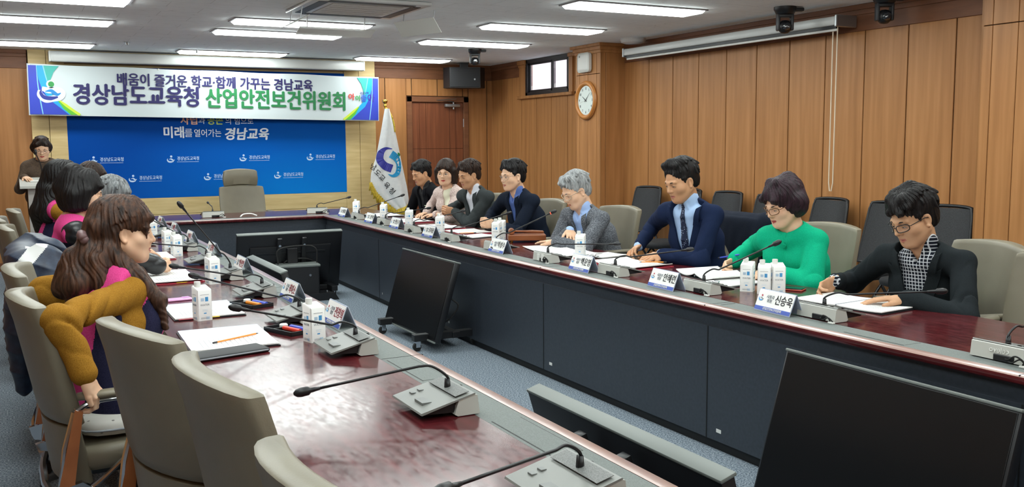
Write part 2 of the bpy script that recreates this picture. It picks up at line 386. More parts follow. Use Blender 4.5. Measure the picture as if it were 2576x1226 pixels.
for x, y, lb in lampset+[(4.78,5.2,0),(4.78,3.6,0),(4.78,2.0,0),(4.78,.4,0),(2.51,6.2,0),(2.51,4.6,0),(2.51,3.0,0),(2.51,1.4,0),(2.51,-.3,0),(.25,6.5,0),(.25,4.9,0),(.25,3.3,0),(.25,1.7,0),(.25,0,0)]:
    lb = 'fluorescent ceiling lamp '+lb if lb and not lb.startswith('fluor') and 'lamp' not in lb else (lb or 'fluorescent ceiling lamp beyond the top edge of the view')
    if L0 is None: L0 = lamp(); L0.location = (x,y,ZC); L0['label'] = lb
    else: dup(L0, lb, (x,y,ZC), 0)
# ---------------------------------------------------------------- ceiling and wall fittings
ac = thing('air_conditioner', 'white cassette air conditioner in the ceiling with hanging deflector plates', 'air conditioner', (2.62,7.72,ZC-.001))
bm = B(); box(bm, -.48, .48, -.48, .48, -.03, 0, .012); link('cassette_panel', bm, M['white_metal'], ac, auto=40)
bm = B(); box(bm, -.3, .3, -.3, .3, -.036, -.029, .004)
for k in range(5): box(bm, -.27, .27, -.22+.11*k-.003, -.22+.11*k+.003, -.0385, -.034)
link('intake_grille', bm, P('air_grille_grey', 'C9C7C0', .5), ac)
for k in range(4):
    bm = B(); box(bm, -.36, .36, .345, .43, -.034, -.025, .004); o = link('air_slot', bm, M['plastic_black'], ac); o.rotation_euler = (0,0,k*PI/2)
for (px, py, rz, ln, tz, pz) in ((-.05,.43,0,.68,-.35,-.17), (-.5,.1,PI/2,.42,-.5,-.14), (.5,-.1,PI/2+.35,.5,.9,-.16)):
    bm = B(); box(bm, -ln/2, ln/2, -.075, .075, -.003, .003, .002, 1, Matrix.Rotation(tz,4,'X'))
    for s in (-1,1): tube(bm, [(s*ln*.38,0,0),(s*ln*.38,-.02,-pz-.03)], .004, 6, mi=1)
    link('deflector_plate', bm, [P('frosted_plate', 'E3E6E0', .25, alpha=.9), M['alu']], ac, loc=(px,py,pz), rot=(0,0,rz))
def ptz(loc, rz, label, s=1.0):
    t = thing('ceiling_camera', label, 'camera', loc, rz, 'black conference cameras'); t.scale = (s,s,s)
    bm = B(); lathe(bm, [(.085,0),(.085,-.02),(.07,-.05),(.055,-.06)], seg=28); box(bm, .04, .14, -.03, .03, -.035, -.008, .008); link('mount_base', bm, M['plastic_black'], t, auto=40)
    bm = B()
    for sx in (-1,1): box(bm, sx*.052-.012, sx*.052+.012, -.03, .03, -.18, -.05, .01)
    box(bm, -.06, .06, -.03, .03, -.08, -.05, .01); link('yoke', bm, M['plastic_dark'], t, auto=40)
    bm = B(); lathe(bm, [(.001,-.045),(.03,-.045),(.048,-.025),(.052,0),(.048,.025),(.03,.045),(.001,.045)], (0,0,-.15), 24, axis='x'); h = link('camera_head', bm, M['plastic_black'], t, auto=50)
    bm = B(); lathe(bm, [(.001,-.075),(.022,-.073),(.03,-.06),(.032,-.03)], (0,0,-.15), 20, axis='y'); link('lens', bm, P('dark_lens', '20242A', .08, spec=.9), h, auto=40)
    return t
ptz((5.1,10.62,ZC), -.35, 'black dome camera hanging from the ceiling above the corner loudspeaker', 1.0)
ptz((5.95,6.22,ZC), -.5, 'black conference camera hanging in front of the long rolled screen', 1.12)
ptz((6.22,5.4,ZC), -.5, 'black camera cut by the top edge right of the rolled screen', 1.1)
bm = B(); lathe(bm, [(.14,0),(.145,-.015),(.13,-.045),(.09,-.058),(.001,-.06)], seg=32)
tag(link('access_point', bm, P('off_white_plastic', 'CFCBC8', .4), auto=40, loc=(6.2,8.83,ZC)), 'round white disc fitting on the ceiling beside the clock pillar', 'access point')
for x, y in ((2.05,12.05),(1.2,11.4)):
    bm = B(); lathe(bm, [(.04,0),(.04,-.008),(.015,-.012),(.012,-.035),(.022,-.038),(.001,-.04)], seg=16)
    tag(link('sprinkler', bm, M['alu'], auto=40, loc=(x,y,ZC)), 'small sprinkler head in the ceiling '+('over the lamp by the banner' if x > 2 else 'left of the lamp above the banner'), 'sprinkler', 'ceiling sprinklers')
# loudspeaker in the corner
t = thing('loudspeaker', 'black wall loudspeaker high in the corner above the door', 'loudspeaker', (5.83,12.5,2.29), -.35)
bm = B(); pr = [(-.3,.02),(-.22,-.12),(.22,-.12),(.3,.02),(.24,.18),(-.24,.18)]
prism(bm, pr, lambda u,v,q: Vector((u,v,q)), 0, .29); link('cabinet', bm, M['plastic_black'], t)
bm = B(); box(bm, -.21, .21, -.132, -.118, .01, .28, .006); link('grille', bm, P('speaker_grille', '1B1C20', .6), t)
bm = B(); box(bm, -.05, .05, .15, .30, .1, .18, .005); box(bm, -.06, .06, -.02, .1, .28, .359, .005); link('wall_bracket', bm, M['steel_black'], t)
bm = B(); lathe(bm, [(.001,-.004),(.012,-.003),(.014,0)], (.14,-.132,.12), 12, axis='y'); link('badge', bm, M['alu'], t)
# screen cases
t = thing('projection_screen', 'white screen case fixed along the ceiling above the banner', 'projector screen', (2.4,12.6,2.5))
bm = B(); box(bm, -1.94, 1.94, -.06, .09, 0, .125, .02, 3); link('case', bm, M['white_metal'], t, auto=40)
for s in (-1,1):
    bm = B(); box(bm, s*1.94-.012, s*1.94+.012, -.065, .095, -.003, .128, .012); link('end_cap', bm, M['white_plastic'], t, auto=40)
t = thing('projection_screen', 'long rolled-up pull-down screen along the right wall', 'projector screen', (6.24,7.45,2.44))
bm = B(); box(bm, -.045, .045, -1.56, 1.56, .035, .11, .012, 3); link('case', bm, M['white_metal'], t, auto=40)
bm = B(); box(bm, -.012, .012, -1.55, 1.55, -.012, .01, .006); link('bottom_bar', bm, M['white_plastic'], t, auto=40)
bm = B(); box(bm, -.02, .02, -1.55, 1.55, .008, .036); link('rolled_cloth', bm, M['plastic_black'], t)
for s in (-1,1):
    bm = B(); box(bm, -.05, .19, s*1.57-.012, s*1.57+.012, .02, .12, .006); link('end_bracket', bm, M['alu'], t)
bm = B(); tube(bm, [(.0,-1.50,.03),(.0,-1.50,-1.3),(.0,-1.512,-1.37),(.0,-1.53,-1.37),(.0,-1.545,-1.3),(.0,-1.55,.03)], .0055, 6); link('pull_chain', bm, P('white_bead_chain', 'D9C9B2', .4), t)
# white oval device and clock on the pillar
t = thing('air_sensor', 'white rounded device mounted above the clock on the pillar', 'wall device', (6.11,9.665,2.445), PI/2)
bm = B(); box(bm, -.135, .135, -.002, .055, -.115, .115, .045, 5); link('body', bm, M['white_plastic'], t, auto=50)
bm = B(); box(bm, .05, .075, .05, .058, .06, .085, .003); link('indicator', bm, M['grey_unit'], t)
t = thing('wall_clock', 'round wooden wall clock on the pillar showing ten past ten', 'clock', (6.11,9.645,2.0), -PI/2)
bm = B(); lathe(bm, [(.17,0),(.225,0),(.232,-.015),(.222,-.035),(.2,-.043),(.183,-.036),(.172,-.018)], seg=48, axis='y', cap=False)
link('rim', bm, N('light_brown_wood_rim', [(.3,'A8682C'),(.7,'C08040')], 5, (1,6,1), .35), t, auto=50)
bm = B(); lathe(bm, [(.18,0),(.18,-.016),(.001,-.016)], seg=40, axis='y'); face = link('clock_face', bm, P('clock_face_white', 'D8E2DE', .4), t)
for n in range(1, 13):
    a = n*PI/6; text('numeral', str(n), .042, M['ink'], face, MX((.14*math.sin(a),-.018,.14*math.cos(a)), (1,0,0), (0,0,1)), extrude=.0005)
for nm, ang, ln, r in (('hour_hand', (10+8/60)*PI/6, .085, .005), ('minute_hand', 8*PI/30, .13, .0035), ('second_hand', 43*PI/30, .13, .0012)):
    bm = B(); d = Vector((math.sin(ang),0,math.cos(ang))); tube(bm, [Vector((0,-.022,0))-d*.025, Vector((0,-.022,0)), Vector((0,-.022,0))+d*ln], [r*.7,r,r*.3], 6); link(nm, bm, M['ink'], t)
# ================================================================ the U of conference tables
TZ = .716
def table_run(name, label, pts_in, pts_out, joints, inner_sign, hatch=()):
    """pts_in / pts_out: matching (x, y) corner lists of the inner and outer edge of one run"""
    t = thing(name, label, 'table', (0,0,0), 0, 'conference tables set in a U')
    def lerp(k, f): a, b = Vector(pts_in[k]), Vector(pts_out[k]); d = (b-a).normalized(); return a+d*f
    def strip(bm, f0, f1, z0, z1, mi=0):
        rings = []
        for k in range(len(pts_in)):
            a, b = lerp(k, f0), (lerp(k, f1) if f1 is not None else Vector(pts_out[k]))
            rings.append([(a.x,a.y,z0),(b.x,b.y,z0),(b.x,b.y,z1),(a.x,a.y,z1)])
        ring_loft(bm, rings, True, False, mi)
    bm = B(); strip(bm, .175, None, TZ-.035, TZ); link('tabletop', bm, M['mahogany'], t)
    bm = B(); rings = []
    for k in range(len(pts_in)):
        pr = [(.05,TZ-.035),(.05,TZ),(.012,TZ),(.003,TZ-.006),(0,TZ-.016),(.004,TZ-.03),(.012,TZ-.036)]
        rings.append([(lerp(k,f).x, lerp(k,f).y, z) for f, z in pr])
    ring_loft(bm, rings)
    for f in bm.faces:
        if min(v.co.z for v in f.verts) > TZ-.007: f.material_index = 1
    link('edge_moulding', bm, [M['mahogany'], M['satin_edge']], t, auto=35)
    bm = B(); strip(bm, .0515, .1735, TZ-.03, TZ-.0005); cs = link('cable_strip', bm, M['strip'], t)
    for (c, d, ln) in hatch:
        bm = B(); box(bm, -.045, .045, -ln/2, ln/2, -.004, .0012, .001, 1); box(bm, -.0475, -.045, -ln/2, ln/2, -.004, .0004, mi=1); box(bm, .044, .047, -ln/2-.002, ln/2+.002, -.004, .0002, mi=1)
        link('hatch', bm, [M['strip'], M['black_gap']], cs, loc=(c[0],c[1],TZ), rot=(0,0,d))
    bm = B(); strip(bm, .03, .06, .05, .61); strip(bm, .04, .06, .61, TZ-.035); strip(bm, .05, .07, 0, .05, 1)
    for k, j in enumerate(joints):
        pass
    fp = link('front_panel', bm, [M['charcoal'], M['black_gap']], t)
    bm = B(); strip(bm, .2, .22, .08, TZ-.035); link('inner_panel', bm, M['charcoal'], t)
    return t, lerp
lx, rx = 1.335, 2.945
right_in = [(2.99,.75),(2.945,2.6),(2.93,4.2),(2.932,6.2),(2.975,8.3),(3.02,10.23)]
right_out = [(3.80,.75),(3.79,2.6),(3.785,4.2),(3.785,6.2),(3.80,8.3),(3.82,10.23)]
left_in = [(1.325,.6),(1.335,3.2),(1.365,6.5),(1.36,8.3),(1.345,10.23)]
left_out = [(.50,.6),(.53,3.2),(.545,6.5),(.54,8.3),(.53,10.23)]
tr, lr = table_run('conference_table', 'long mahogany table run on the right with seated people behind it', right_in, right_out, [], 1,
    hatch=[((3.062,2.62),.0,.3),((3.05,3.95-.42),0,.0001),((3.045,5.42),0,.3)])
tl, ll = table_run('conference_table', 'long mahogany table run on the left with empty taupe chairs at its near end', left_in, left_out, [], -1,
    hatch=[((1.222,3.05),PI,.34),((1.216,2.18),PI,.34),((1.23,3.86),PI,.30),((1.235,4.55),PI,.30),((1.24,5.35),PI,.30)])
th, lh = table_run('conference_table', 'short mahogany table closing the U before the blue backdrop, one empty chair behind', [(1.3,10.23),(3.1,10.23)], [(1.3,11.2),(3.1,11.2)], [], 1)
for nm, x0, x1 in (('corner_top', .53, 1.3), ('corner_top', 3.1, 3.82)):
    bm = B(); box(bm, x0, x1, 10.2305, 11.2, TZ-.035, TZ-.0002, .003, 1); link(nm, bm, M['mahogany'], th)
    bm = B(); box(bm, x0+.05, x1-.05, 11.1, 11.13, 0, TZ-.04); link('end_panel', bm, M['charcoal'], th)
# panel joints and the small white asset stickers at the foot of the right-hand run
fpr = [c for c in tr.children if c.name.startswith('front_panel')][0]
def child_of(t, nm): return [c for c in t.children if c.name.startswith(nm)][0]
for yj in (1.96, 3.575, 5.19, 6.8, 8.4):
    k = max(i for i in range(5) if right_in[i][1] <= yj); f = (yj-right_in[k][1])/(right_in[k+1][1]-right_in[k][1]); xj = right_in[k][0]*(1-f)+right_in[k+1][0]*f
    bm = B(); box(bm, xj+.028, xj+.034, yj-.003, yj+.003, .05, .61); link('panel_joint', bm, M['black_gap'], fpr)
    bm = B(); box(bm, xj+.028, xj+.0295, yj-.11, yj-.075, .095, .113); link('asset_sticker', bm, M['white_plastic'], fpr)
    bm = B(); box(bm, xj+.004, xj+.17, yj-.0012, yj+.0012, TZ-.02, TZ+.0004); link('strip_joint', bm, M['black_gap'], child_of(tr, 'cable_strip'))
for yj in (1.55, 3.25, 5.0, 6.7):
    bm = B(); box(bm, 1.165, 1.33, yj-.0012, yj+.0012, TZ-.02, TZ+.0004); link('strip_joint', bm, M['black_gap'], child_of(tl, 'cable_strip'))
# ---------------------------------------------------------------- floor monitors
def monitor(name, label, loc, rz, back_detail=True, z0=.08):     # screen faces local -y, leaning back; origin on the floor under the foot of the screen
    t = thing(name, label, 'monitor', loc, rz, 'floor monitors inside the U')
    T = Matrix.Translation((0,0,z0)) @ Matrix.Rotation(-.29, 4, 'X')
    def part(nm, bm, mat, par=t): o = link(nm, bm, mat, par, auto=40); o.matrix_local = T if par is t else Matrix(); return o
    bm = B(); box(bm, -.515, .515, .003, .05, 0, .6, .006); hs = part('housing', bm, M['plastic_black'])
    bm = B(); box(bm, -.503, .503, -.001, .004, .018, .59, .001, 1); part('display', bm, M['screen'])
    bm = B(); box(bm, -.517, .517, -.004, .052, .594, .606, .004); part('top_trim', bm, M['grey_bar']); bm = B(); box(bm, -.517, .517, -.004, .01, -.004, .008, .002); part('bottom_trim', bm, M['grey_bar'])
    bm = B(); box(bm, -.40, .40, .05, .075, .06, .48, .012); box(bm, -.34, .34, .07, .083, .40, .425, .004); box(bm, .2, .34, .073, .08, .12, .3, .004); part('back_cover', bm, M['plastic_black'])
    bm = B()
    for x in (-.12, .12): box(bm, x-.022, x+.022, .075, .105, .1, .57, .004); cyl(bm, (x,.1,.5), (x,.112,.5), .012, seg=12, mi=1)
    box(bm, -.3, .3, .085, .11, .2, .25, .004); part('bracket', bm, [M['steel_black'], M['chrome']])
    bm = B(); tube(bm, curve_pts([(-.25,.085,.3),(-.12,.12,.36),(.05,.13,.35),(.1,.12,.25),(.06,.1,.1)], 6), .008, 6); part('cable', bm, M['rubber']); bm = B(); tube(bm, curve_pts([(.46,.06,.34),(.5,.12,.3),(.47,.1,.2),(.44,.08,.16)],6), .007, 6); part('cable', bm, M['rubber'])
    bm = B(); box(bm, -.05, .05, .17, .25, .1, .5, .006); box(bm, -.07, .07, .2, .3, .06, .1); box(bm, -.4, .4, .2, .26, .075, .12, .004); link('post', bm, M['steel_black'], t)
    for s in (-1,1):
        bm = B(); box(bm, s*.36-.03, s*.36+.03, -.1, .42, .075, .125, .004); ft = link('foot_beam', bm, M['steel_black'], t)
        for y in (-.07, .39):
            bm = B(); lathe(bm, [(.012,-.014),(.03,-.014),(.032,0),(.03,.014),(.012,.014)], (s*.36,y,.032), 18, axis='x'); box(bm, s*.36-.022, s*.36-.016, y-.014, y+.02, .03, .075, mi=1); box(bm, s*.36+.016, s*.36+.022, y-.014, y+.02, .03, .075, mi=1); cyl(bm, (s*.36,y,.062), (s*.36,y,.078), .02, seg=12, mi=1)
            link('caster', bm, [M['rubber'], M['chrome']], ft, auto=40)
    return t
mon = monitor('floor_monitor', 'dark monitor on a wheeled stand standing clear on the carpet inside the U', (2.60,6.655,0), -PI/2)
dup(mon, 'large dark monitor in the lower right corner before the right-hand table', (2.6,2.33,0), -PI/2)
dup(mon, 'monitor seen from above and behind, along the near left table edge', (1.775,2.33,0), PI/2)
dup(mon, 'monitor seen from behind beside the far part of the left table', (1.77,6.8,0), PI/2)
m5 = dup(mon, 'monitor with bare back and cables facing the head table', (2.36,9.3,0), PI); m5.location.z = 0
t = thing('equipment_case', 'black equipment case with cables behind the monitor at the head table', 'case', (2.39,9.0,0), -.1)
bm = B(); box(bm, -.19, .19, -.12, .1, 0, .34, .01); link('case_body', bm, M['plastic_black'], t)
bm = B(); box(bm, -.2, .2, -.13, .11, .33, .352, .006); link('case_lid', bm, M['grey_bar'], t)
bm = B(); tube(bm, curve_pts([(-.19,-.05,.36),(-.18,-.04,.5),(.05,-.03,.53),(.17,-.05,.5),(.18,-.05,.36)], 6), .008, 6); cyl(bm, (.1,-.122,.25), (.1,-.128,.25), .012, seg=10, mi=1); link('handle', bm, [M['rubber'], M['chrome']], t)
t = thing('floor_box', 'low black cable box on the carpet at the foot of the equipment case', 'box', (2.56,8.98,0), -.05)
bm = B(); prism(bm, [(-.19,0),(.19,0),(.15,.07),(-.15,.07)], lambda u,v,q: Vector((u,q,v)), -.16, .16); link('box_body', bm, M['plastic_black'], t)
bm = B()
for x, y in ((-.05,.1),(.1,-.05)): cyl(bm, (x,y,.07), (x,y,.085), .012, seg=10)
link('connector', bm, M['chrome'], t)
# ---------------------------------------------------------------- taupe executive chairs (sitter faces local +y)
def chair(headrest=False):
    t = thing('executive_chair', '', 'chair', (0,0,0), 0, 'taupe leather executive chairs')
    bm = B(); rings = []
    for z, wd, d0, d1 in ((.385,.20,-.2,.2),(.395,.235,-.235,.235),(.42,.25,-.25,.25),(.455,.25,-.25,.25),(.475,.235,-.235,.235),(.48,.19,-.19,.19)):
        ring = []
        for k in range(28):
            a = 2*PI*k/28; c, s = math.cos(a), math.sin(a); q = (abs(c)**5+abs(s)**5)**(-1/5)
            ring.append((wd*c*q, .03+d1*s*q, z+.012*s*q))
        rings.append(ring)
    ring_loft(bm, rings); link('seat', bm, M['leather'], t, smooth=True)
    def back(nm, prof, th, conc):
        bm = B(); rings = []
        for z, hw, y, tk in prof:
            ring = []
            for k in range(36):
                a = 2*PI*k/36; c, s = math.cos(a), math.sin(a); q = (abs(c)**6+abs(s)**6)**(-1/6)
                u, v = c*q, s*q; ring.append((hw*u, y+conc*u*u+tk*v, z-(.018*u*u*(z > .9))))
            rings.append(ring)
        ring_loft(bm, rings); return link(nm, bm, M['leather'], t, auto=50)
    zt = 1.0
    back('backrest', [(.56,.25,-.245,.02),(.57,.268,-.248,.034),(.6,.275,-.256,.036),(.75,.28,-.286,.034),(.9,.278,-.318,.03),(.975,.272,-.335,.033),(.994,.268,-.339,.031),(zt,.255,-.341,.022)], .03, .06)
    bm = B(); rings = []
    for z, hw, y, tk in ((.33,.2,-.215,.02),(.345,.225,-.22,.036),(.45,.24,-.235,.036),(.555,.25,-.25,.03),(.56,.24,-.25,.016)):
        ring = []
        for k in range(28):
            a = 2*PI*k/28; c, s = math.cos(a), math.sin(a); q = (abs(c)**6+abs(s)**6)**(-1/6)
            ring.append((hw*c*q, y+.05*(c*q)**2+tk*s*q, z))
        rings.append(ring)
    ring_loft(bm, rings); link('lumbar_panel', bm, M['leather'], t, auto=50)
    if headrest:
        back('headrest', [(1.005,.19,-.335,.02),(1.015,.205,-.336,.036),(1.1,.215,-.338,.042),(1.19,.205,-.335,.036),(1.205,.18,-.333,.02)], .04, .03)
    for s in (-1,1):
        x = s*.3
        bm = B(); rings = []
        for y, hw in ((-.19,.012),(-.17,.028),(0,.032),(.14,.03),(.165,.012)): rings.append([(x+hw*math.cos(a), y, .672+.014*math.sin(a)) for a in [2*PI*k/12 for k in range(12)]])
        ring_loft(bm, rings); ar = link('armrest', bm, M['leather'], t, smooth=True)
        bm = B(); tube(bm, curve_pts([(x,.15,.652),(x,0,.652),(x,-.14,.648),(x,-.2,.62)], 6), .009, 8)
        tube(bm, [(x,-.2,.62),(x,-.235,.5),(x,-.255,.36)], .011, 8); tube(bm, curve_pts([(x,.14,.645),(x,.05,.53),(x,-.12,.38),(x,-.2,.33)], 6), .009, 8)
        prism(bm, [(-.285,.36),(-.27,.31),(-.2,.29),(-.13,.335),(-.19,.38)], lambda u,v,q: Vector((q,u,v)), x-.014, x+.014)
        tube(bm, curve_pts([(x,-.25,.32),(s*.2,-.27,.3),(0,-.28,.295)], 6), .014, 8)
        fr = link('arm_frame', bm, M['chrome'], t, auto=40)
        bm = B(); prism(bm, [(-.262,.37),(-.214,.37),(-.176,.62),(-.2,.63)], lambda u,v,q: Vector((q,u,v)), x-.012, x+.012)
        link('wood_inlay', bm, N('orange_veneer', [(.3,'9A5B34'),(.7,'B8744A')], 5, (1,1,1), .3) if 'veneer' not in M else M['veneer'], fr)
    bm = B(); box(bm, -.12, .12, -.14, .14, .335, .388, .01); cyl(bm, (0,0,.1), (0,0,.34), .03, seg=16); link('column', bm, M['plastic_black'], t, auto=40)
    bm = B(); lathe(bm, [(.05,.075),(.05,.12),(.035,.13)], seg=20)
    for k in range(5):
        a = 2*PI*k/5+.3; d = Vector((math.cos(a),math.sin(a),0)); tube(bm, [Vector((0,0,.105))+d*.03, Vector((0,0,.085))+d*.31], [.026,.016], 8)
    bs = link('star_base', bm, M['alu'], t, auto=40)
    for k in range(5):
        a = 2*PI*k/5+.3; bm = B(); lathe(bm, [(.01,-.02),(.027,-.02),(.03,-.012),(.03,.012),(.027,.02),(.01,.02)], (.31*math.cos(a),.31*math.sin(a),.03), 14, axis='x'); cyl(bm, (.31*math.cos(a),.31*math.sin(a),.04), (.31*math.cos(a),.31*math.sin(a),.09), .01, seg=8); link('caster', bm, M['rubber'], bs, auto=40)
    return t
M['veneer'] = N('orange_veneer', [(.3,'9A5B34'),(.7,'B8744A')], 5, (1,1,1), .3)
CH = chair(); CH.location = (.70,1.46,0); CH.rotation_euler = (0,0,-PI/2+.12); CH['label'] = 'taupe leather chair lowest in the view, only its back top showing at the bottom edge'
for y, x, dz, lb in ((2.27,.68,.1,'empty taupe chair pushed to the left table, its top rim third from the bottom'), (2.96,.57,.26,'empty taupe chair between the woman in pink and the near table corner'),
                     (3.72,.32,0.06,'taupe chair of the woman with mustard sleeves, wood arm strut showing'), (4.55,.3,-.05,'taupe chair behind the mustard-sleeved woman, mostly hidden by her chair'),
                     (5.38,.38,0,'taupe chair hung with the navy padded coat'),(6.1,.4,0,'taupe chair of the woman with short black hair'), (6.95,.25,0,'taupe chair of the grey-haired person, beyond the navy coat'),
                     (7.82,.2,0,'taupe chair back at the left edge by the lectern'),(8.72,.30,0,'farthest taupe chair of the left row')):
    dup(CH, lb, (x,y,0), -PI/2+dz)
for y, x, dz, lb in ((2.5,3.86,.0,'empty taupe chair at the right edge of the view by the near microphone'), (3.14,4.06,-.33,'taupe chair of the man in black jacket and checked shirt'),
                     (4.25,4.16,0,'taupe chair of the woman in green'), (5.12,4.2,0.05,'taupe chair draped with a dark jacket'), (6.26,4.0,0,'taupe chair of the man in grey tweed'),
                     (7.38,4.0,0,'taupe chair of the man beside the wooden gavel block'), (8.5,4.02,0,'taupe chair of the man with grey jacket and open white collar'), (9.1,4.06,0,'taupe chair of the woman in pale pink tweed'), (9.7,4.06,0,'taupe chair of the man in black before the door')):
    dup(CH, lb, (x,y,0), PI/2+dz)
hc = chair(True); hc.location = (2.52,11.72,0); hc.rotation_euler = (0,0,PI+.04); hc['label'] = 'tall taupe chair with headrest alone behind the head table'
# ---------------------------------------------------------------- black mesh chairs along the right wall
def mesh_chair():
    t = thing('mesh_chair', '', 'chair', (0,0,0), 0, 'black mesh chairs along the right wall')
    def bk(z, u): f = (z-.5)/.5; hw = .235-.035*f; return Vector((hw*u, -.23-.1*f-.05*(1-u*u)*(.5+.5*f), z))
    bm = B(); n, k = 14, 12
    for sgn in (1,):
        g = [[bm.verts.new(bk(.5+.485*j/k, -1+2*i/n)) for i in range(n+1)] for j in range(k+1)]
        g2 = [[bm.verts.new(bk(.5+.485*j/k, -1+2*i/n)+Vector((0,.012,0))) for i in range(n+1)] for j in range(k+1)]
        for j in range(k):
            for i in range(n): bm.faces.new((g[j][i],g[j][i+1],g[j+1][i+1],g[j+1][i])); bm.faces.new((g2[j][i+1],g2[j][i],g2[j+1][i],g2[j+1][i+1]))
    link('back_mesh', bm, M['mesh'], t, smooth=True)
    bm = B(); loop = [bk(.5,u/6) for u in range(-6,7)]+[bk(.5+.5*j/8,1) for j in range(1,8)]+[bk(1.0-.01*abs(u/6)**3,u/6.3) for u in range(6,-7,-1)]+[bk(1.0-.5*j/8,-1) for j in range(1,8)]
    tube(bm, loop, .014, 8, closed=True); tube(bm, [bk(.66,-1),bk(.66,-.5),bk(.66,0),bk(.66,.5),bk(.66,1)], .01, 8); link('back_frame', bm, M['plastic_black'], t, smooth=True)
    bm = B(); rings = []
    for z, wd in ((.41,.2),(.42,.225),(.45,.235),(.47,.225),(.478,.18)):
        ring = []
        for q_ in range(24):
            a = 2*PI*q_/24; c, s = math.cos(a), math.sin(a); q = (abs(c)**4+abs(s)**4)**(-1/4); ring.append((wd*c*q, .02+wd*s*q, z))
        rings.append(ring)
    ring_loft(bm, rings); link('seat', bm, M['black_fabric'], t, smooth=True)
    for s in (-1,1):
        bm = B(); tube(bm, curve_pts([(s*.2,-.24,.5),(s*.23,-.22,.42),(s*.235,.0,.38),(s*.23,.24,.0+.01)], 6), .012, 8); tube(bm, [(s*.235,.0,.38),(s*.23,-.28,.01)], .012, 8); link('leg', bm, M['steel_black'], t, smooth=True)
    return t
MC = mesh_chair(); MC.location = (5.98,8.62,0); MC.rotation_euler = (0,0,PI/2+.12); MC['label'] = 'black mesh chair beside the clock pillar, first of the wall row'
for y, lb in ((7.95,'black mesh chair half hidden behind the man in navy suit'),(7.32,'black mesh chair between the navy-suited man and the woman in green'),(6.65,'black mesh chair hidden behind the hair of the woman in green'),
              (6.0,'black mesh chair above the taupe chair of the woman in green'),(5.36,'black mesh chair just left of the man in checked shirt'),(4.78,'black mesh chair in front of the near pillar edge')):
    dup(MC, lb, (5.98,y,0), PI/2+.1*math.sin(y*3))
# ================================================================ graphics helpers: flat printed shapes with a hair of thickness
def shape(name, poly, mat, parent, mtx, t=.0006, lift=0):
    bm = B(); prism(bm, poly, lambda u,v,q: Vector((u,v,q)), lift, lift+t); o = link(name, bm, mat, parent); o.matrix_local = mtx; return o
def ribbon(pts, ws):                 # tapered band along a curve -> polygon
    c = curve_pts([(x,y,0) for x,y in pts], 8); n = len(c); L, Rr = [], []
    wv = np.interp(np.linspace(0,1,n), np.linspace(0,1,len(ws)), ws)
    for i, p in enumerate(c):
        d = (c[min(i+1,n-1)]-c[max(i-1,0)]).normalized(); q = Vector((-d.y,d.x,0))*wv[i]/2
        L.append((p+q)[:2]); Rr.append((p-q)[:2])
    return L+Rr[::-1]
def disc(cx, cy, r, n=20): return [(cx+r*math.cos(2*PI*k/n), cy+r*math.sin(2*PI*k/n)) for k in range(n)]
def emblem(parent, mtx, s, cols, dot=True, lift=0):      # dot over two interlocking swooshes, unit about 1 wide
    def sc(p): return [(x*s, y*s) for x, y in p]
    if len(cols) > 3: 
        for p in (disc(0,.42,.2), ribbon([(-.5,.12),(-.48,-.12),(-.25,-.32),(.1,-.28),(.4,-.2),(.5,.0),(.3,.14),(-.1,.12),(-.4,.2)], [.16,.3,.34,.3,.3,.3,.3,.3,.2])): shape('emblem_outline', sc(p), cols[3], parent, mtx, lift=lift)
    shape('emblem_dot', sc(disc(.02,.42,.14)), cols[0], parent, mtx, lift=lift+.0006)
    shape('emblem_swoosh', sc(ribbon([(-.42,.16),(-.46,-.02),(-.32,-.22),(-.02,-.27),(.3,-.2)], [.03,.13,.19,.2,.08])), cols[1], parent, mtx, lift=lift+.0006)
    shape('emblem_swoosh', sc(ribbon([(-.26,.06),(0,.1),(.14,.0),(.28,-.08),(.44,.0)], [.04,.16,.18,.14,.04])), cols[2], parent, mtx, lift=lift+.0007)
# ---------------------------------------------------------------- blue backdrop
t = thing('backdrop_panel', 'blue printed backdrop with white lettering and repeated logos behind the head table', 'backdrop', (2.37,12.78,0))
bm = B(); box(bm, -1.755, 1.755, -.012, .02, .833, 2.47, .002, 1); link('panel', bm, M['backdrop'], t)
Q = P('pale_blue_print', 'BBD6F2', .5); W_ = P('white_print', 'E9F1FA', .5)
def onpanel(x, z): return MX((x-2.37,-.0125,z), (1,0,0), (0,0,1))
for x, z in ((.83,1.316),(1.742,1.316),(2.655,1.319),(3.557,1.318),(1.276,1.078),(2.19,1.08),(3.104,1.08)):
    g = emblem(t, onpanel(x+.06, z), .1, [Q,Q,Q])
    text('printed_lettering', '경상남도교육청', .055, Q, t, onpanel(x+.27, z+.012), .0008, width=.27); shape('printed_rule', [(-.14,-.03),(.13,-.03),(.13,-.026),(-.14,-.026)], Q, t, onpanel(x+.27, z))
text('printed_lettering', '미래', .16, W_, t, onpanel(1.85, 1.655), .005, width=.25); text('printed_lettering', '를', .12, W_, t, onpanel(2.03, 1.65), 0)
text('printed_lettering', '열어가는', .11, W_, t, onpanel(2.27, 1.648), .001, width=.34)
text('printed_lettering', '경남교육', .17, W_, t, onpanel(2.775, 1.632), .007, width=.58, shear=.15)
text('printed_lettering', '자립', .13, P('salmon_print','E8B49A',.5), t, onpanel(2.04, 1.815), .004, width=.21); text('printed_lettering', '과', .1, W_, t, onpanel(2.2, 1.812), .0005)
text('printed_lettering', '공존', .13, P('lime_print','B5CE5A',.5), t, onpanel(2.37, 1.815), .004, width=.2); text('printed_lettering', '의 힘으로', .11, W_, t, onpanel(2.68, 1.81), .0005, width=.36)
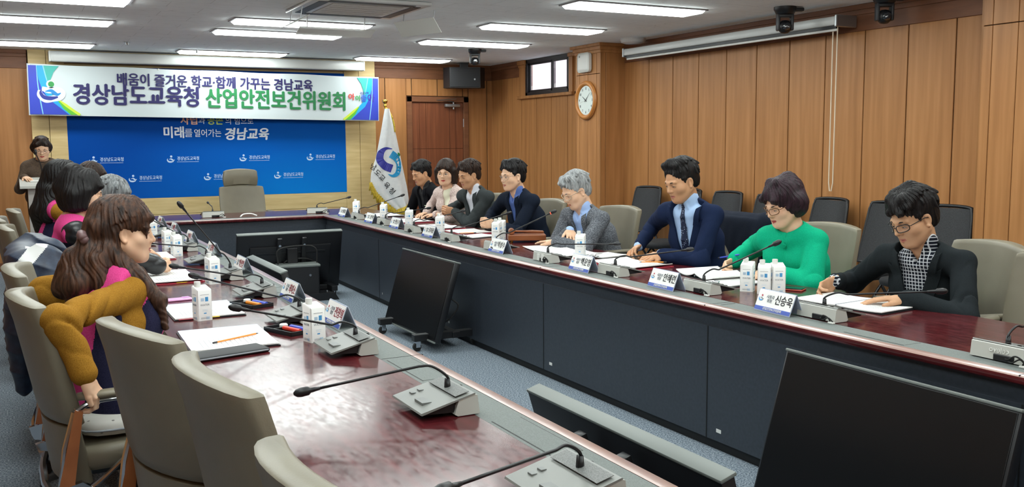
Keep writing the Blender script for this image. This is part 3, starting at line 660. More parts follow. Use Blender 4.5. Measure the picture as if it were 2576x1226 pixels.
# ---------------------------------------------------------------- cloth banner
t = thing('banner', 'long white cloth banner with Korean lettering hung above the blue backdrop', 'banner', (.206,12.6,1.868))
TB = Matrix.Rotation(.0117, 4, 'Y')
def bl(u, v, lift=.0): m = TB @ MX((u,-.0075-lift,v), (1,0,0), (0,0,1)); return m
bm = B(); n = 60; g = []
for j, v in enumerate((0,.15,.3,.45,.6)):
    g.append([bm.verts.new((4.352*i/n, .0012*math.sin(i*.9+j*.6), v+(.004*math.cos(i*PI/7.5) if j == 4 else 0))) for i in range(n+1)])
for j in range(4):
    for i in range(n): bm.faces.new((g[j][i],g[j][i+1],g[j+1][i+1],g[j+1][i]))
q = bmesh.ops.extrude_face_region(bm, geom=bm.faces[:]); bmesh.ops.translate(bm, verts=[v for v in q['geom'] if isinstance(v, bmesh.types.BMVert)], vec=(0,.004,0))
o = link('cloth', bm, P('white_banner_cloth', 'C9D3D6', .7, spec=.2), t, auto=60); o.matrix_local = TB
nv, cy, tl_, gr, lm, lb_ = P('banner_blue','2C3FB4',.5), P('banner_cyan','169BD8',.5), P('banner_teal','35A79C',.5), P('banner_green','5DB82F',.5), P('banner_lime','C8DB3C',.5), P('banner_light_blue','7FC4EC',.5)
c0 = [(.34,.585),(.28,.51),(.245,.42),(.236,.32),(.26,.245),(.355,.155),(.46,.075),(.565,.012)]
def side(mir):
    f = (lambda p: [(4.352-x*.93, y) for x, y in p][::-1]) if mir else (lambda p: p)
    def S(nm, p, m, l): shape(nm, f(p), m, t, bl(0,0,l))
    S('printed_band', [(.012,.585)]+c0[:-1]+[(.45,.012),(.012,.012)], nv, 0)
    S('printed_band', [(.1,.585),(.34,.585),(.28,.51),(.245,.42),(.236,.32),(.26,.245),(.355,.155),(.46,.075),(.54,.012),(.43,.012),(.33,.10),(.22,.19),(.15,.31),(.115,.43)], cy, .0006)
    S('printed_band', [(.17,.585),(.34,.585),(.28,.51),(.245,.42),(.236,.32),(.21,.33),(.195,.45)], tl_, .0012)
    S('printed_band', ribbon([(.17,.585),(.195,.46),(.225,.33)], [.012,.012,.006]), lb_, .0018)
    S('printed_band', ribbon([(.1,.585),(.105,.42),(.115,.28),(.135,.12),(.15,.012)], [.006,.01,.012,.012,.01]), lb_, .0018)
    S('printed_band', [(.3,.2),(.355,.155),(.46,.075),(.565,.012),(.45,.012),(.37,.085)], gr, .0012)
    S('printed_band', ribbon([(.32,.19),(.4,.125),(.47,.07),(.55,.012)], [.01,.03,.03,.03]), lm, .0018)
side(False); side(True)
emblem(t, bl(.245,.268,.0024), .24, [P('banner_dot_green','2E8B45',.5), P('banner_navy','27348B',.5), P('banner_ocean','1E7FC2',.5), P('banner_halo','D8E6F6',.5)])
text('banner_lettering', '배움이 즐거운 학교·함께 가꾸는 경남교육', .165, M['navy_ink'], t, bl(2.197,.445), .0055, width=2.44)
text('banner_lettering', '경상남도교육청', .27, M['navy_ink'], t, bl(1.21,.245), .0105, width=1.46)
text('banner_lettering', '산업안전보건위원회', .27, M['green_ink'], t, bl(2.945,.238), .0105, width=1.85)
for s_, c_, u, z, sz in (('아','D8413A',3.955,.315,.1),('이','3E9A52',4.045,.30,.085),('좋','2F5FC0',4.13,.30,.105),('아','3A2E9A',4.235,.305,.12),('경남교육','3A4A9A',4.14,.378,.035)):
    text('banner_lettering', s_, sz, P('print_'+c_, c_, .5), t, bl(u,z,.003), .003 if sz > .05 else .0005)
for x in (.03, 1.47, 2.2, 4.32):
    bm = B(); lathe(bm, [(.001,-.006),(.01,-.004),(.01,.002)], (x,-.004,.592-.0117*x), 10, axis='y'); link('pin', bm, M['white_plastic'], t)
# ---------------------------------------------------------------- flag
t = thing('flag', 'white draped flag with blue emblem and gold fringe on a brass-topped pole', 'flag', (4.56,12.33,0))
bm = B(); cyl(bm, (0,.05,.03), (0,.02,2.02), .014, seg=12); link('pole', bm, M['brass'], t, smooth=True)
bm = B(); lathe(bm, [(.2,0),(.2,.02),(.06,.05),(.03,.09)], (0,.05,0), 24); link('base', bm, M['brass'], t, auto=40)
bm = B(); lathe(bm, [(.012,2.0),(.028,2.02),(.016,2.045),(.03,2.06),(.036,2.08),(.026,2.1),(.001,2.11)], (0,.02,0), 14)
for s in (-1,1): box(bm, s*.02-.012, s*.02+.012, .005, .035, 2.06, 2.1, .005)
link('finial', bm, M['brass'], t, auto=50)
VL = [(0,-.03,1.975),(.2,-.085,1.7),(.45,-.17,1.33),(.62,-.25,1.1),(.72,-.262,.98),(.8,-.2,.86),(.9,-.07,.72),(1,.1,.585)]
VR = [(0,.035,1.975),(.1,.08,1.8),(.25,.13,1.6),(.5,.2,1.25),(.8,.275,.9),(.92,.3,.73),(1,.285,.66)]
def flag_pt(u, v, off=0):
    a = [np.interp(v, [q[0] for q in VL], [q[k] for q in VL]) for k in (1,2)]; b = [np.interp(v, [q[0] for q in VR], [q[k] for q in VR]) for k in (1,2)]
    x = a[0]*(1-u)+b[0]*u; z = a[1]*(1-u)+b[1]*u
    y = -.05-.05*math.sin(u*PI)-.018*math.sin(u*9+v*2)*v-.006*math.sin(u*22+5*v)*v
    return Vector((x, y-off, z))
bm = B(); n, k = 30, 44; g = [[bm.verts.new(flag_pt(i/n, j/k)) for i in range(n+1)] for j in range(k+1)]; g2 = [[bm.verts.new(flag_pt(i/n, j/k, -.05*math.sin(PI*i/n)-.01)) for i in range(n+1)] for j in range(k+1)]
for j in range(k):
    for i in range(n): bm.faces.new((g[j][i],g[j][i+1],g[j+1][i+1],g[j+1][i])); bm.faces.new((g2[j][i+1],g2[j][i],g2[j+1][i],g2[j+1][i+1]))
for j in range(k):
    bm.faces.new((g[j][0],g[j+1][0],g2[j+1][0],g2[j][0])); bm.faces.new((g[j+1][n],g[j][n],g2[j][n],g2[j+1][n]))
fl = link('flag_cloth', bm, N('white_flag_satin', [(.3,'DDE0E2'),(.7,'E8EAEA')], 20, rough=.5, bump=.15, dist=.01), t, smooth=True)
def on_flag(poly, mat, nm):           # print carried by the cloth: polygon in flag x/z metres, laid on the surface
    bm = B(); vs_ = []
    for x, z in poly:
        best = None
        v0 = min(max((1.975-z)/1.4,0),1)
        for v in np.linspace(max(0,v0-.18), min(1,v0+.25), 45):
            for u in np.linspace(0,1,25):
                p = flag_pt(u, v, .004); d = (p.x-x)**2+(p.z-z)**2
                if best is None or d < best[0]: best = (d, p.y)
        vs_.append((x, best[1]-.003, z))
    a = [bm.verts.new(p) for p in vs_]; b = [bm.verts.new((p[0],p[1]-.0015,p[2])) for p in vs_]; h = len(a)//2; m = len(a)
    for i in range(h-1):
        bm.faces.new((b[i],b[i+1],b[m-2-i],b[m-1-i]))
    link(nm, bm, mat, fl)
fp_ = lambda px, py: ((px/4.0875-72)*.0058, 1.97-(py/4.0875-35)*.00544)
on_flag(ribbon([fp_(325,548),fp_(262,545),fp_(215,590),fp_(205,660),fp_(250,720),fp_(318,752)], [.008,.04,.085,.1,.105,.11]), P('flag_navy','2A2F96',.5), 'flag_print')
on_flag(ribbon([fp_(312,600),fp_(365,640),fp_(395,710),fp_(380,790),fp_(330,825),fp_(280,808)], [.11,.1,.085,.075,.04,.008]), P('flag_cyan','1E93C9',.5), 'flag_print')
for s_, (px, py), rot in (('남',(135,735),-.5),('도',(172,795),-.75),('교',(215,845),-.75),('육',(262,925),-.8),('청',(312,985),-.8)):
    x, z = fp_(px, py); v = min(max((1.975-z)/1.4,0),1); 
    best = min((flag_pt(u,vv,.012) for u in np.linspace(0,1,20) for vv in np.linspace(max(0,v-.18),min(1,v+.25),20)), key=lambda p: (p.x-x)**2+(p.z-z)**2)
    text('flag_lettering', s_, .095, M['ink'], fl, MX((x,best.y-.004,z), (math.cos(rot),-.15,math.sin(rot)), (-math.sin(rot),0,math.cos(rot))), .001)
x, z = fp_(400, 610); bm = B(); lathe(bm, [(.001,-.003),(.03,-.003),(.03,0)], (x-.012,-.075,z), 14, axis='y'); link('flag_print', bm, P('flag_green','1F7A3E',.5), fl)
bm = B()
for nm, us in (('l',[(0,v) for v in np.linspace(.72,1,16)]),('b',[(u,1.0) for u in np.linspace(0,1,12)])):
    for i, (u, v) in enumerate(us):
        p = flag_pt(u, v); w_ = .022
        for q in (-1,0,1):
            a = p+Vector((q*.014,-.006,0)); tube(bm, [a, a+Vector((.004*math.sin(i*2+q),-.012,-.05)), a+Vector((.012*math.sin(i*3+q),0,-.115))], [.006,.011,.007], 5)
fr = link('fringe', bm, N('gold_fringe', [(.3,'A88A1E'),(.7,'D9BC3A')], 60, rough=.5), t, smooth=True)
bm = B(); tube(bm, curve_pts([(.01,0,1.985),(.06,-.02,1.9),(.09,-.06,1.78),(.1,-.07,1.66)], 8), .012, 8); tube(bm, curve_pts([(.0,0,1.985),(.04,-.03,1.93),(.07,-.06,1.85)], 8), .014, 8); link('gold_cord', bm, fr.data.materials[0], t, smooth=True)
# ---------------------------------------------------------------- lectern
t = thing('lectern', 'pale grey lectern in front of the standing woman in brown', 'lectern', (.33,11.32,0))
bm = B(); prism(bm, [(-.2,1.06),(-.2,1.085),(.2,1.165),(.2,1.135)], lambda u,v,q: Vector((q,u,v)), -.275, .275); link('top', bm, M['grey_light'], t)
bm = B(); prism(bm, [(-.1,.04),(-.14,1.07),(.14,1.12),(.12,.04)], lambda u,v,q: Vector((q,u,v)), -.2, .2); link('body', bm, P('frosted_grey_panel','A9A5A1',.4), t)
bm = B(); box(bm, -.26, .26, -.2, .22, 0, .04, .01); link('base', bm, M['grey_light'], t)
bm = B(); tube(bm, curve_pts([(-.05,.12,1.14),(-.06,.1,1.3),(-.1,.06,1.42)], 8), .005, 8); lathe(bm, [(.001,-.03),(.014,-.026),(.016,0),(.012,.028),(.001,.03)], (-.105,.05,1.44), 12); t2 = thing('lectern_microphone', 'slim microphone rising from the lectern before the speaker', 'microphone', (.33,11.32,0)); link('microphone_stem', bm, M['plastic_black'], t2, smooth=True)
bm = B(); box(bm, -.17, .03, .02, .16, 1.137, 1.15, mtx=Matrix()); t2 = thing('speech_papers', 'white papers held on the lectern', 'papers', (.33,11.28,-.012)); o = link('sheets', bm, M['paper'], t2)
# ---------------------------------------------------------------- water cartons
def carton():
    t = thing('water_carton', '', 'water carton', (0,0,0), 0, 'white water cartons on the tables')
    bm = B(); h = .034
    a = [(-h,-h,0),(h,-h,0),(h,h,0),(-h,h,0)]; b = [(-h,-h,.137),(h,-h,.137),(h,h,.152),(-h,h,.152)]; c = [(-h+.003,-h+.004,.143),(h-.003,-h+.004,.143),(h-.003,h-.004,.156),(-h+.003,h-.004,.156)]
    ring_loft(bm, [a,b,c]); bmesh.ops.bevel(bm, geom=[e for e in bm.edges if abs((e.verts[0].co-e.verts[1].co).z) > .08], offset=.004, segments=2, affect='EDGES'); link('carton_body', bm, M['carton'], t, auto=40)
    bm = B(); lathe(bm, [(.014,.14),(.0145,.171),(.0135,.175),(.001,.175)], (-.013,.014,0), 18); link('cap', bm, M['white_plastic'], t, auto=40)
    bm = B(); bi = 0
    for k in range(4):
        T = Matrix.Rotation(k*PI/2, 4, 'Z')
        for (x0,x1,z0,z1,mi) in ((.002,.016,.088,.108,0),(-.018,-.003,.09,.104,2),(-.02,.02,.118,.1195,1),(-.012,.012,.05,.051,2),(-.012,.012,.044,.045,2),(-.006,.006,.032,.037,0),(-.02,.016,.01,.012,1),(-.02,.01,.015,.016,1),(.004,.02,.006,.018,2)):
            box(bm, x0, x1, -h-.0006, -h+.001, z0, z1, mtx=T, mi=mi)
    pr = link('print', bm, [M['blue_ink'], M['ink_grey'], P('faint_blue_print','BBD3E6',.5)], t)
    for k in range(4):
        a = k*PI/2; text('carton_lettering', 'WATER', .0125, M['ink_grey'], pr, Matrix.Rotation(a,4,'Z') @ MX((0,-h-.0006,.072), (1,0,0), (0,0,1)), 0, .0003)
    return t
CT = None
for x, y, rz, lb in ((3.414,3.8,-.9,'water carton standing tall left of the pair, before the woman in green'),(3.43,3.69,-.8,'left carton of the pair behind the nearest nameplate'),(3.505,3.672,-.55,'right carton of the pair behind the nearest nameplate, blue label turned forward'),
    (3.464,5.551,-.7,'water carton before the folded arms of the man in grey tweed'),(3.455,6.82,-.8,'water carton against the wooden gavel block'),(3.53,6.89,-.7,'water carton half hidden behind the one at the gavel block'),
    (3.291,7.6,-.7,'water carton before the man with clasped hands'),(3.336,8.44,-.6,'water carton before the man in grey jacket'),(3.425,9.387,-.6,'water carton before the woman in pale pink tweed'),(3.358,10.08,-.6,'water carton farthest along the right table'),
    (1.04,3.69,.25,'large-looking water carton nearest on the left table beside the pen tray'),(.726,4.40,.2,'water carton standing on the papers beside the pink phone'),(.978,5.53,.2,'water carton behind the two long microphone stems on the left table'),
    (1.003,7.04,.15,'nearer carton of the pair below the far nameplates on the left table'),(1.0,7.46,.15,'farther carton of the pair below the far nameplates on the left table'),(1.022,8.5,.1,'farthest carton on the left table beside the woman’s forehead')):
    if CT is None: CT = carton(); CT.location = (x,y,TZ); CT.rotation_euler = (0,0,rz); CT['label'] = lb
    else: dup(CT, lb, (x,y,TZ+.0004), rz)
c = dup(CT, 'white carton with open lid on the lectern', (.4,11.3,1.1), .3); 
# ---------------------------------------------------------------- nameplates
def plate(name, org, x, y, rz, label, red=False, fade=False):
    t = thing('nameplate', label, 'nameplate', (x,y,TZ+.0005), rz, 'tent nameplates on the tables')
    w2, h, d = .122, .098, .042
    for s in (-1,1):
        bm = B(); prism(bm, [(s*d,0),(s*.002,h),(s*.0005,h),(s*(d-.003),0)], lambda u,v,q: Vector((q,u,v)), -w2, w2); o = link('acrylic_sheet', bm, M['acrylic'], t)
        m = MX((0,s*(d+.0008),0), (-s,0,0), Vector((0,-s*(d-.002),h)))
        c = shape('name_card', [(-w2+.002,.004),(w2-.002,.004),(w2-.002,.1035),(-w2+.002,.1035)], M['paper'], t, m, .0006)
        n = MX((0,0,.0007), (1,0,0), (0,1,0))
        shape('card_band', [(-w2+.002,.004),(w2-.002,.004),(w2-.002,.023),(-w2+.002,.023)], M['plate_blue'], c, n, .0004)
        k = P('dark_red_ink','8E3540',.6) if red else M['ink']
        text('card_lettering', name, .05, k, c, MX((.058,.062,.0012),(1,0,0),(0,1,0)), .0008, .0003, width=.112)
        text('card_lettering', org, .019, M['ink_grey'], c, MX((-.034,.062,.0012),(1,0,0),(0,1,0)), .0003, .0003, width=.052)
        text('card_lettering', '산업안전보건위원회', .014, M['white_plastic'], c, MX((.0,.0135,.0014),(1,0,0),(0,1,0)), .0002, .0003, width=.125)
        emblem(c, MX((-.092,.06,.0012),(1,0,0),(0,1,0)), .034, [M['red_paper'], M['blue_ink'], M['ink_grey']])
for nm, x, y, rz, lb in (('신승욱',3.10,3.24,-.05,'nameplate largest in view on the right table, beside the water carton pair'),('안혜련',3.1,4.09,-.05,'second nameplate from the near end of the right table, before the woman in green'),
    ('백운영',3.085,4.905,-.04,'third nameplate from the near end of the right table'),('박성수',3.09,6.045,-.02,'nameplate standing before the wooden gavel block'),
    ('조미용',3.1,7.35,-.03,'nameplate before the man with clasped hands and blue shirt'),('한승기',3.16,8.3,-.03,'nameplate in front of the man in grey jacket'),('고인석',3.155,9.0,-.02,'second farthest nameplate on the right table'),('정대호',3.17,9.92,-.02,'farthest nameplate on the right table beside the corner')):
    plate(nm, '사용자\n위원', x, y, PI/2+rz, lb)
for nm, x, y, rz, lb in (('전창희',1.235,3.98,0,'white nameplate with reddish name, nearest on the left table'),('최미소',1.235,4.75,0,'second nameplate from the near end of the left table'),('박선영',1.235,5.95,0,'third nameplate from the near end of the left table, beside the steep microphone stem'),
    ('김정희',1.24,6.95,0,'fourth nameplate from the near end of the left table'),('이순옥',1.25,7.95,0,'fifth nameplate from the near end of the left table'),('강미정',1.26,8.87,0,'second farthest nameplate on the left table'),('서영주',1.255,9.72,0,'farthest nameplate on the left table, before the blue backdrop')):
    plate(nm, '근로자\n위원', x, y, PI/2+rz, lb, red=True)
# ---------------------------------------------------------------- conference microphones (person side is local +y)
M['btn'] = P('button_grey', '6C6F6E', .4)
def mic(label, S, T, rz, light, lit=False, brand=None):
    t = thing('conference_microphone', label, 'microphone', (S[0],S[1],TZ+.0005), rz, 'gooseneck microphone units')
    col = M['grey_light'] if light else M['grey_unit']
    hw = .113
    bm = B(); prism(bm, [(-.075,.004),(-.068,.058),(-.055,.062),(-.01,.054),(.005,.008),(-.005,.002),(-.07,.002)], lambda u,v,q: Vector((q,u,v)), -hw, hw)
    bmesh.ops.bevel(bm, geom=[e for e in bm.edges if e.calc_face_angle(0) > .9], offset=.004, segments=2, affect='EDGES'); link('base_block', bm, M['grey_light'], t, auto=40)
    bm = B(); prism(bm, [(-.062,.0625),(-.058,.066),(.11,.026),(.112,.021),(.108,.019)], lambda u,v,q: Vector((q,u,v)), -hw-.002, hw+.002); pl = link('control_plate', bm, M['grey_unit'], t, auto=40)
    bm = B(); prism(bm, [(.0,.012),(.0,.044),(.1,.021),(.095,.016)], lambda u,v,q: Vector((q,u,v)), -hw+.012, hw-.012); link('underside', bm, M['plastic_black'], t)
    def up(y): return .066-(y+.058)*.04/.168
    for x0, x1, y0, y1, mi in ((-.06,.0,.055,.085,0),(.06,.08,.03,.045,0),(.06,.08,.055,.07,0),(.035,.047,-.025,-.014,1)):
        bm = B(); box(bm, x0, x1, y0, y1, up(y1), up(y0)+.0015, .0006, 1); link('button', bm, M['white_plastic'] if mi else M['btn'], pl)
    bm = B(); box(bm, -.1, .1, -.048, -.002, -.0006, .0006, mtx=Matrix.Translation((0,0,.0575)) @ Matrix.Rotation(-.234,4,'X')); link('speaker_grille', bm, N('speaker_mesh',[(.4,'5E605F'),(.6,'757776')],400,rough=.5,detail=0), pl)
    bm = B(); box(bm, -.02, .06, -.077, -.066, .002, .026, .003); link('cable_recess', bm, M['plastic_black'], t)
    if brand: text('embossed_lettering', brand, .03, M['white_plastic'], t, MX((0,-.0722,.04), (-1,0,0), (0,.12,1)), 0, .0006)
    # gooseneck, in the unit's own frame
    R_ = Matrix.Rotation(-rz, 3, 'Z'); d = R_ @ (Vector(T)-Vector((S[0],S[1],TZ))); s0 = Vector((0,-.022,.058)); h = max(.02, .085-.55*(d.z-.06))
    p2 = s0.lerp(d, .2)+Vector((0,0,h)); pts = curve_pts([s0, s0+Vector((0,0,.035)), s0.lerp(p2,.55)+Vector((0,0,.03)), p2], 7)[:-1]+[p2.lerp(d, f) for f in (0,.3,.6,.86)]
    bm = B(); tube(bm, [s0+Vector((0,0,-.006)), s0+Vector((0,0,.03)), pts[4]], [.011,.008,.006], 10); tube(bm, pts, .0042, 8); link('gooseneck', bm, M['plastic_black'], t, smooth=True)
    a, b = p2.lerp(d,.84), d; e = (b-a).normalized()
    bm = B(); tube(bm, [a, a+e*.02, d-e*.028, d-e*.022, d, d+e*.012, d+e*.02], [.0048,.007,.0075,.0128,.0138,.011,.004], 14); hd = link('microphone_head', bm, M['plastic_black'], t, smooth=True)
    if lit:
        bm = B(); tube(bm, [d-e*.03,d-e*.022], .0095, 14); link('indicator_ring', bm, P('lit_red_ring','E0462F',.4,emit='FF4A2E',estr=3), hd)
    bm = B(); sx = random.uniform(.8,1.15)
    tube(bm, curve_pts([(.02,-.07,.012),(.05,-.09,.02*sx),(.09*sx,-.105,.04*sx),(.115*sx,-.095,.022),(.1,-.088,.004)], 7), .0032, 6); tube(bm, curve_pts([(.03,-.07,.01),(.07,-.1,.012),(.1,-.1,.03*sx),(.12,-.09,.004)], 7), .0028, 6); link('cable', bm, M['rubber'], t, smooth=True)
    bm = B(); box(bm, .095, .125, -.1, -.085, 0, .008, .002); link('cable_plug', bm, M['white_plastic'], t)
    return t
LEFT = [((1.099,2.55),(.688,2.6,.806),'microphone with long stem lying over the bare glossy left tabletop'),((1.076,1.76),(.698,1.625,.84),'microphone unit cut by the bottom edge of the view'),((1.108,3.44),(.685,3.479,.916),'microphone beside the nearest left nameplate, its head over the white papers'),
 ((1.088,4.17),(.653,4.156,.954),'left table microphone whose stem passes the middle of the two pen trays'),((1.106,4.97),(.683,4.94,.904),'left table microphone with head just above the sheet at the woman’s hands'),((1.088,5.7),(.831,5.64,1.171),'left table microphone with stem standing steeply up before the blue backdrop'),
 ((1.092,6.5),(.758,6.608,.863),'left table microphone with level stem behind the carton pair'),((1.116,7.4),(.883,7.579,.961),'left table microphone beside the fifth nameplate'),((1.12,8.55),(.9,8.6,1.0),'farthest microphone on the left table')]
for S, T, lb in LEFT: mic(lb, S, T, PI/2, False)
RIGHT = [((3.157,2.12),(3.547,2.142,.866),'pale microphone unit cut by the right edge of the view','celevo'),((3.195,3.03),(3.482,2.664,.864),'pale microphone before the man in checked shirt, stem bent level',None),((3.209,3.88),(3.508,3.68,.979),'pale microphone with head before the chest of the woman in green',None),
 ((3.176,4.66),(3.496,4.379,.876),'right table microphone before the man in navy suit',None),((3.15,5.42),(3.44,5.055,.848),'right table microphone with taped back before the tweed jacket',None),((3.16,6.2),(3.472,5.925,1.004),'microphone with its red ring lit',None),
 ((3.151,6.99),(3.541,6.754,.94),'right table microphone beside the man with clasped hands',None),((3.17,7.85),(3.538,7.636,.902),'right table microphone before the man in grey jacket',None),((3.222,8.72),(3.594,8.553,.872),'right table microphone before the woman in pale pink tweed',None),((3.231,9.55),(3.633,9.352,.962),'farthest microphone on the right table, head before the flag',None)]
for k, (S, T, lb, br) in enumerate(RIGHT):
    m_ = mic(lb, S, T, -PI/2, True, lit=(k == 5), brand=br)
    if k == 4:
        bm = B(); box(bm, .005, .03, -.0785, -.07, .006, .05); box(bm, -.05, -.025, -.0785, -.07, .006, .05); link('tape', bm, M['white_plastic'], m_)
mic('white microphone unit left of the empty chair on the head table', (1.904,10.639), (1.93,11.03,.854), 0, True)
mic('white microphone unit right of the empty chair on the head table', (3.06,10.60), (3.46,10.62,.884), -.2, True)
# ---------------------------------------------------------------- papers, clipboards, pens
def paper_quad(bm, cx, cy, w_, h_, rz, z, curl=0, mi=0, t=.0015):
    T = Matrix.Translation((cx,cy,z)) @ Matrix.Rotation(rz,4,'Z'); n = 8
    a = [[bm.verts.new(T @ Vector((-w_/2+w_*i/n, -h_/2+h_*j, curl*(2*abs(i/n-.5))**2))) for i in range(n+1)] for j in (0,1)]
    b = [[bm.verts.new(T @ Vector((-w_/2+w_*i/n, -h_/2+h_*j, t+curl*(2*abs(i/n-.5))**2))) for i in range(n+1)] for j in (0,1)]
    fs = []
    for i in range(n): fs += [bm.faces.new((b[0][i],b[0][i+1],b[1][i+1],b[1][i])), bm.faces.new((a[1][i],a[1][i+1],a[0][i+1],a[0][i])), bm.faces.new((a[0][i],a[0][i+1],b[0][i+1],b[0][i])), bm.faces.new((b[1][i],b[1][i+1],a[1][i+1],a[1][i]))]
    fs += [bm.faces.new((a[0][0],b[0][0],b[1][0],a[1][0])), bm.faces.new((a[0][n],a[1][n],b[1][n],b[0][n]))]
    for f in fs: f.material_index = mi
def lines(par, cx, cy, w_, h_, n, z):
    bm = B(); rnd = random.Random(int(cx*1e4)+n)
    for k in range(n):
        y = cy+h_/2-h_*(k+.5)/n; L = w_*rnd.uniform(.55,1); box(bm, cx-w_/2, cx-w_/2+L, y-.0012, y+.0012, z, z+.0003)
    link('printed_lines', bm, P('faint_text_grey','B4B7BB',.7) if 'faint' not in M else M['faint'], par)
M['faint'] = P('faint_text_grey', 'B4B7BB', .7)
def booklet(label, x, y, rz, w_=.42, h_=.297, board='ink', curl=.012, tabs=False, acetate=False, spiral=True, lift=0):
    t = thing('open_booklet', label, 'booklet', (x,y,TZ+.0006+lift), rz, 'meeting papers on the tables')
    if board:
        bm = B(); paper_quad(bm, 0, 0, w_+.012, h_+.01, 0, 0, 0, 0, .004); link('folder_cover', bm, M['red_paper'] if board == 'red' else M['plastic_black'], t)
    for s in (-1,1):
        bm = B(); paper_quad(bm, s*w_/4, 0, w_/2-.003, h_, 0, .0045, curl*.4, 0, .005); pg = link('page', bm, M['paper_blue'] if (acetate and s < 0) else M['paper'], t)
        if not (acetate and s < 0): lines(pg, s*w_/4, -.01, w_/2-.05, h_*.7, 12, .0098+curl*.1)
    if spiral:
        bm = B(); tube(bm, [(0,-h_/2,.012),(0,h_/2,.012)], .0045, 8); link('binding', bm, M['ink_grey'], t)
    if tabs:
        for k, c in enumerate(('yellow','red_paper')):
            bm = B(); box(bm, w_/2-.004, w_/2+.008, -.02-.12*k, .04-.12*k, .004, .006); link('index_tab', bm, M[c], t)
    return t
def sheets(label, x, y, rz, w_=.21, h_=.297, clip=False, board=None, lift=0):
    t = thing('paper_sheets', label, 'papers', (x,y,TZ+.0006+lift), rz, 'meeting papers on the tables')
    if board:
        bm = B(); paper_quad(bm, 0, 0, w_+.02, h_+.025, 0, 0, 0, 0, .003); link('clipboard', bm, M['red_paper'] if board == 'red' else M['plastic_black'], t)
    bm = B(); paper_quad(bm, 0, 0, w_, h_, 0, .0032, .002, 0, .003); paper_quad(bm, .004, .006, w_, h_, .04, .0063, .003, 0, .001); s = link('sheet', bm, M['paper'], t)
    lines(s, 0, -.01, w_-.05, h_*.65, 12, .0078)
    if clip:
        bm = B(); box(bm, -.05, .05, h_/2-.02, h_/2+.012, .008, .014, .003); tube(bm, [(-.03,h_/2+.005,.016),(-.02,h_/2-.015,.024),(.02,h_/2-.015,.024),(.03,h_/2+.005,.016)], .003, 6); link('metal_clip', bm, M['chrome'], t, auto=40)
    return t
RZ, LZ = PI/2, -PI/2
booklet('open spiral booklet under the hand of the man in checked shirt', 3.58, 3.22, RZ+.1, w_=.5, h_=.30, curl=.01)
booklet('open booklet with raised page before the woman in green', 3.62, 4.30, RZ-.1, w_=.40, curl=.05)
sheets('clipped sheet beneath the pen hand of the woman in green', 3.53, 4.04, RZ+.1, .21, .30, clip=True, board='ink')
booklet('open booklet with pencil under the hands of the man in navy suit', 3.5, 4.98, RZ+.1, w_=.44, curl=.03, board='red')
sheets('two white sheets left of the folded tweed arms', 3.50, 6.06, RZ-.25, .3, .3); booklet('white open papers before the man in grey tweed', 3.47, 5.72, RZ+.12, w_=.42, board=None, spiral=False, curl=.02)
sheets('clipboard sheet beside the folded tweed arms', 3.62, 5.46, RZ+.2, .2, .27, clip=True, board='ink')
sheets('clipped papers before the man with clasped hands', 3.45, 7.16, RZ+.25, .22, .3, clip=True, board='ink'); booklet('white papers left of the clasped hands', 3.55, 7.55, RZ+.05, w_=.36, board='red', spiral=False)
booklet('papers on a red folder before the man in grey jacket', 3.52, 8.1, RZ+.03, w_=.42, board='red', spiral=False, curl=.02); booklet('papers before the woman in pale pink tweed', 3.56, 8.93, RZ, w_=.42, board='red', spiral=False); booklet('farthest white papers on the right table', 3.58, 9.8, RZ, w_=.42, board='ink', spiral=False)
booklet('clear file and papers under the yellow pencil', .735, 3.9, LZ-.03, w_=.44, h_=.33, acetate=True, tabs=False, spiral=False, board='ink', curl=.004)
booklet('pale blue and white papers under the standing carton', .765, 4.63, LZ, w_=.42, h_=.31, acetate=True, tabs=True, spiral=False, board='ink', curl=.004)
booklet('open white papers below the clasped hands', .80, 5.88, LZ+.05, w_=.5, h_=.27, tabs=True, spiral=False, board='red', curl=.02)
booklet('papers with red folder above the clasped hands', .84, 7.05, LZ, w_=.42, h_=.25, spiral=False, board='red', curl=.01); booklet('small white papers farthest on the left table', .86, 8.0, LZ, w_=.3, h_=.22, spiral=False, board=None, curl=.01)
def pen(name, label, cat, p0, p1, col, r=.0036, tip=None):
    t = thing(name, label, cat, p0); d = Vector(p1)-Vector(p0); e = d.normalized()
    bm = B(); tube(bm, [(0,0,0), d-e*.014], r, 8); link('barrel', bm, M[col], t, auto=60)
    bm = B(); tube(bm, [d-e*.014, d], [r,.0006], 8); link('tip', bm, M[tip or 'ink'], t, auto=60)
    bm = B(); tube(bm, [-e*.008, e*.012], r*1.05, 8); link('end', bm, M['ink'], t, auto=60)
pen('pencil', 'yellow pencil lying on the near clear file', 'pencil', (.665,3.78,TZ+.0165), (.86,3.885,TZ+.0165), 'orange')
pen('pencil', 'pencil under the hand of the man in navy suit', 'pencil', (3.66,4.84,TZ+.024), (3.52,4.93,TZ+.024), 'orange')
pen('pen', 'red pen between papers before the man in grey tweed', 'pen', (3.40,6.02,TZ+.005), (3.38,5.87,TZ+.005), 'red_pen')
pen('pen', 'orange pencil on the papers before the clasped hands', 'pencil', (3.5,7.32,TZ+.018), (3.36,7.36,TZ+.018), 'orange')
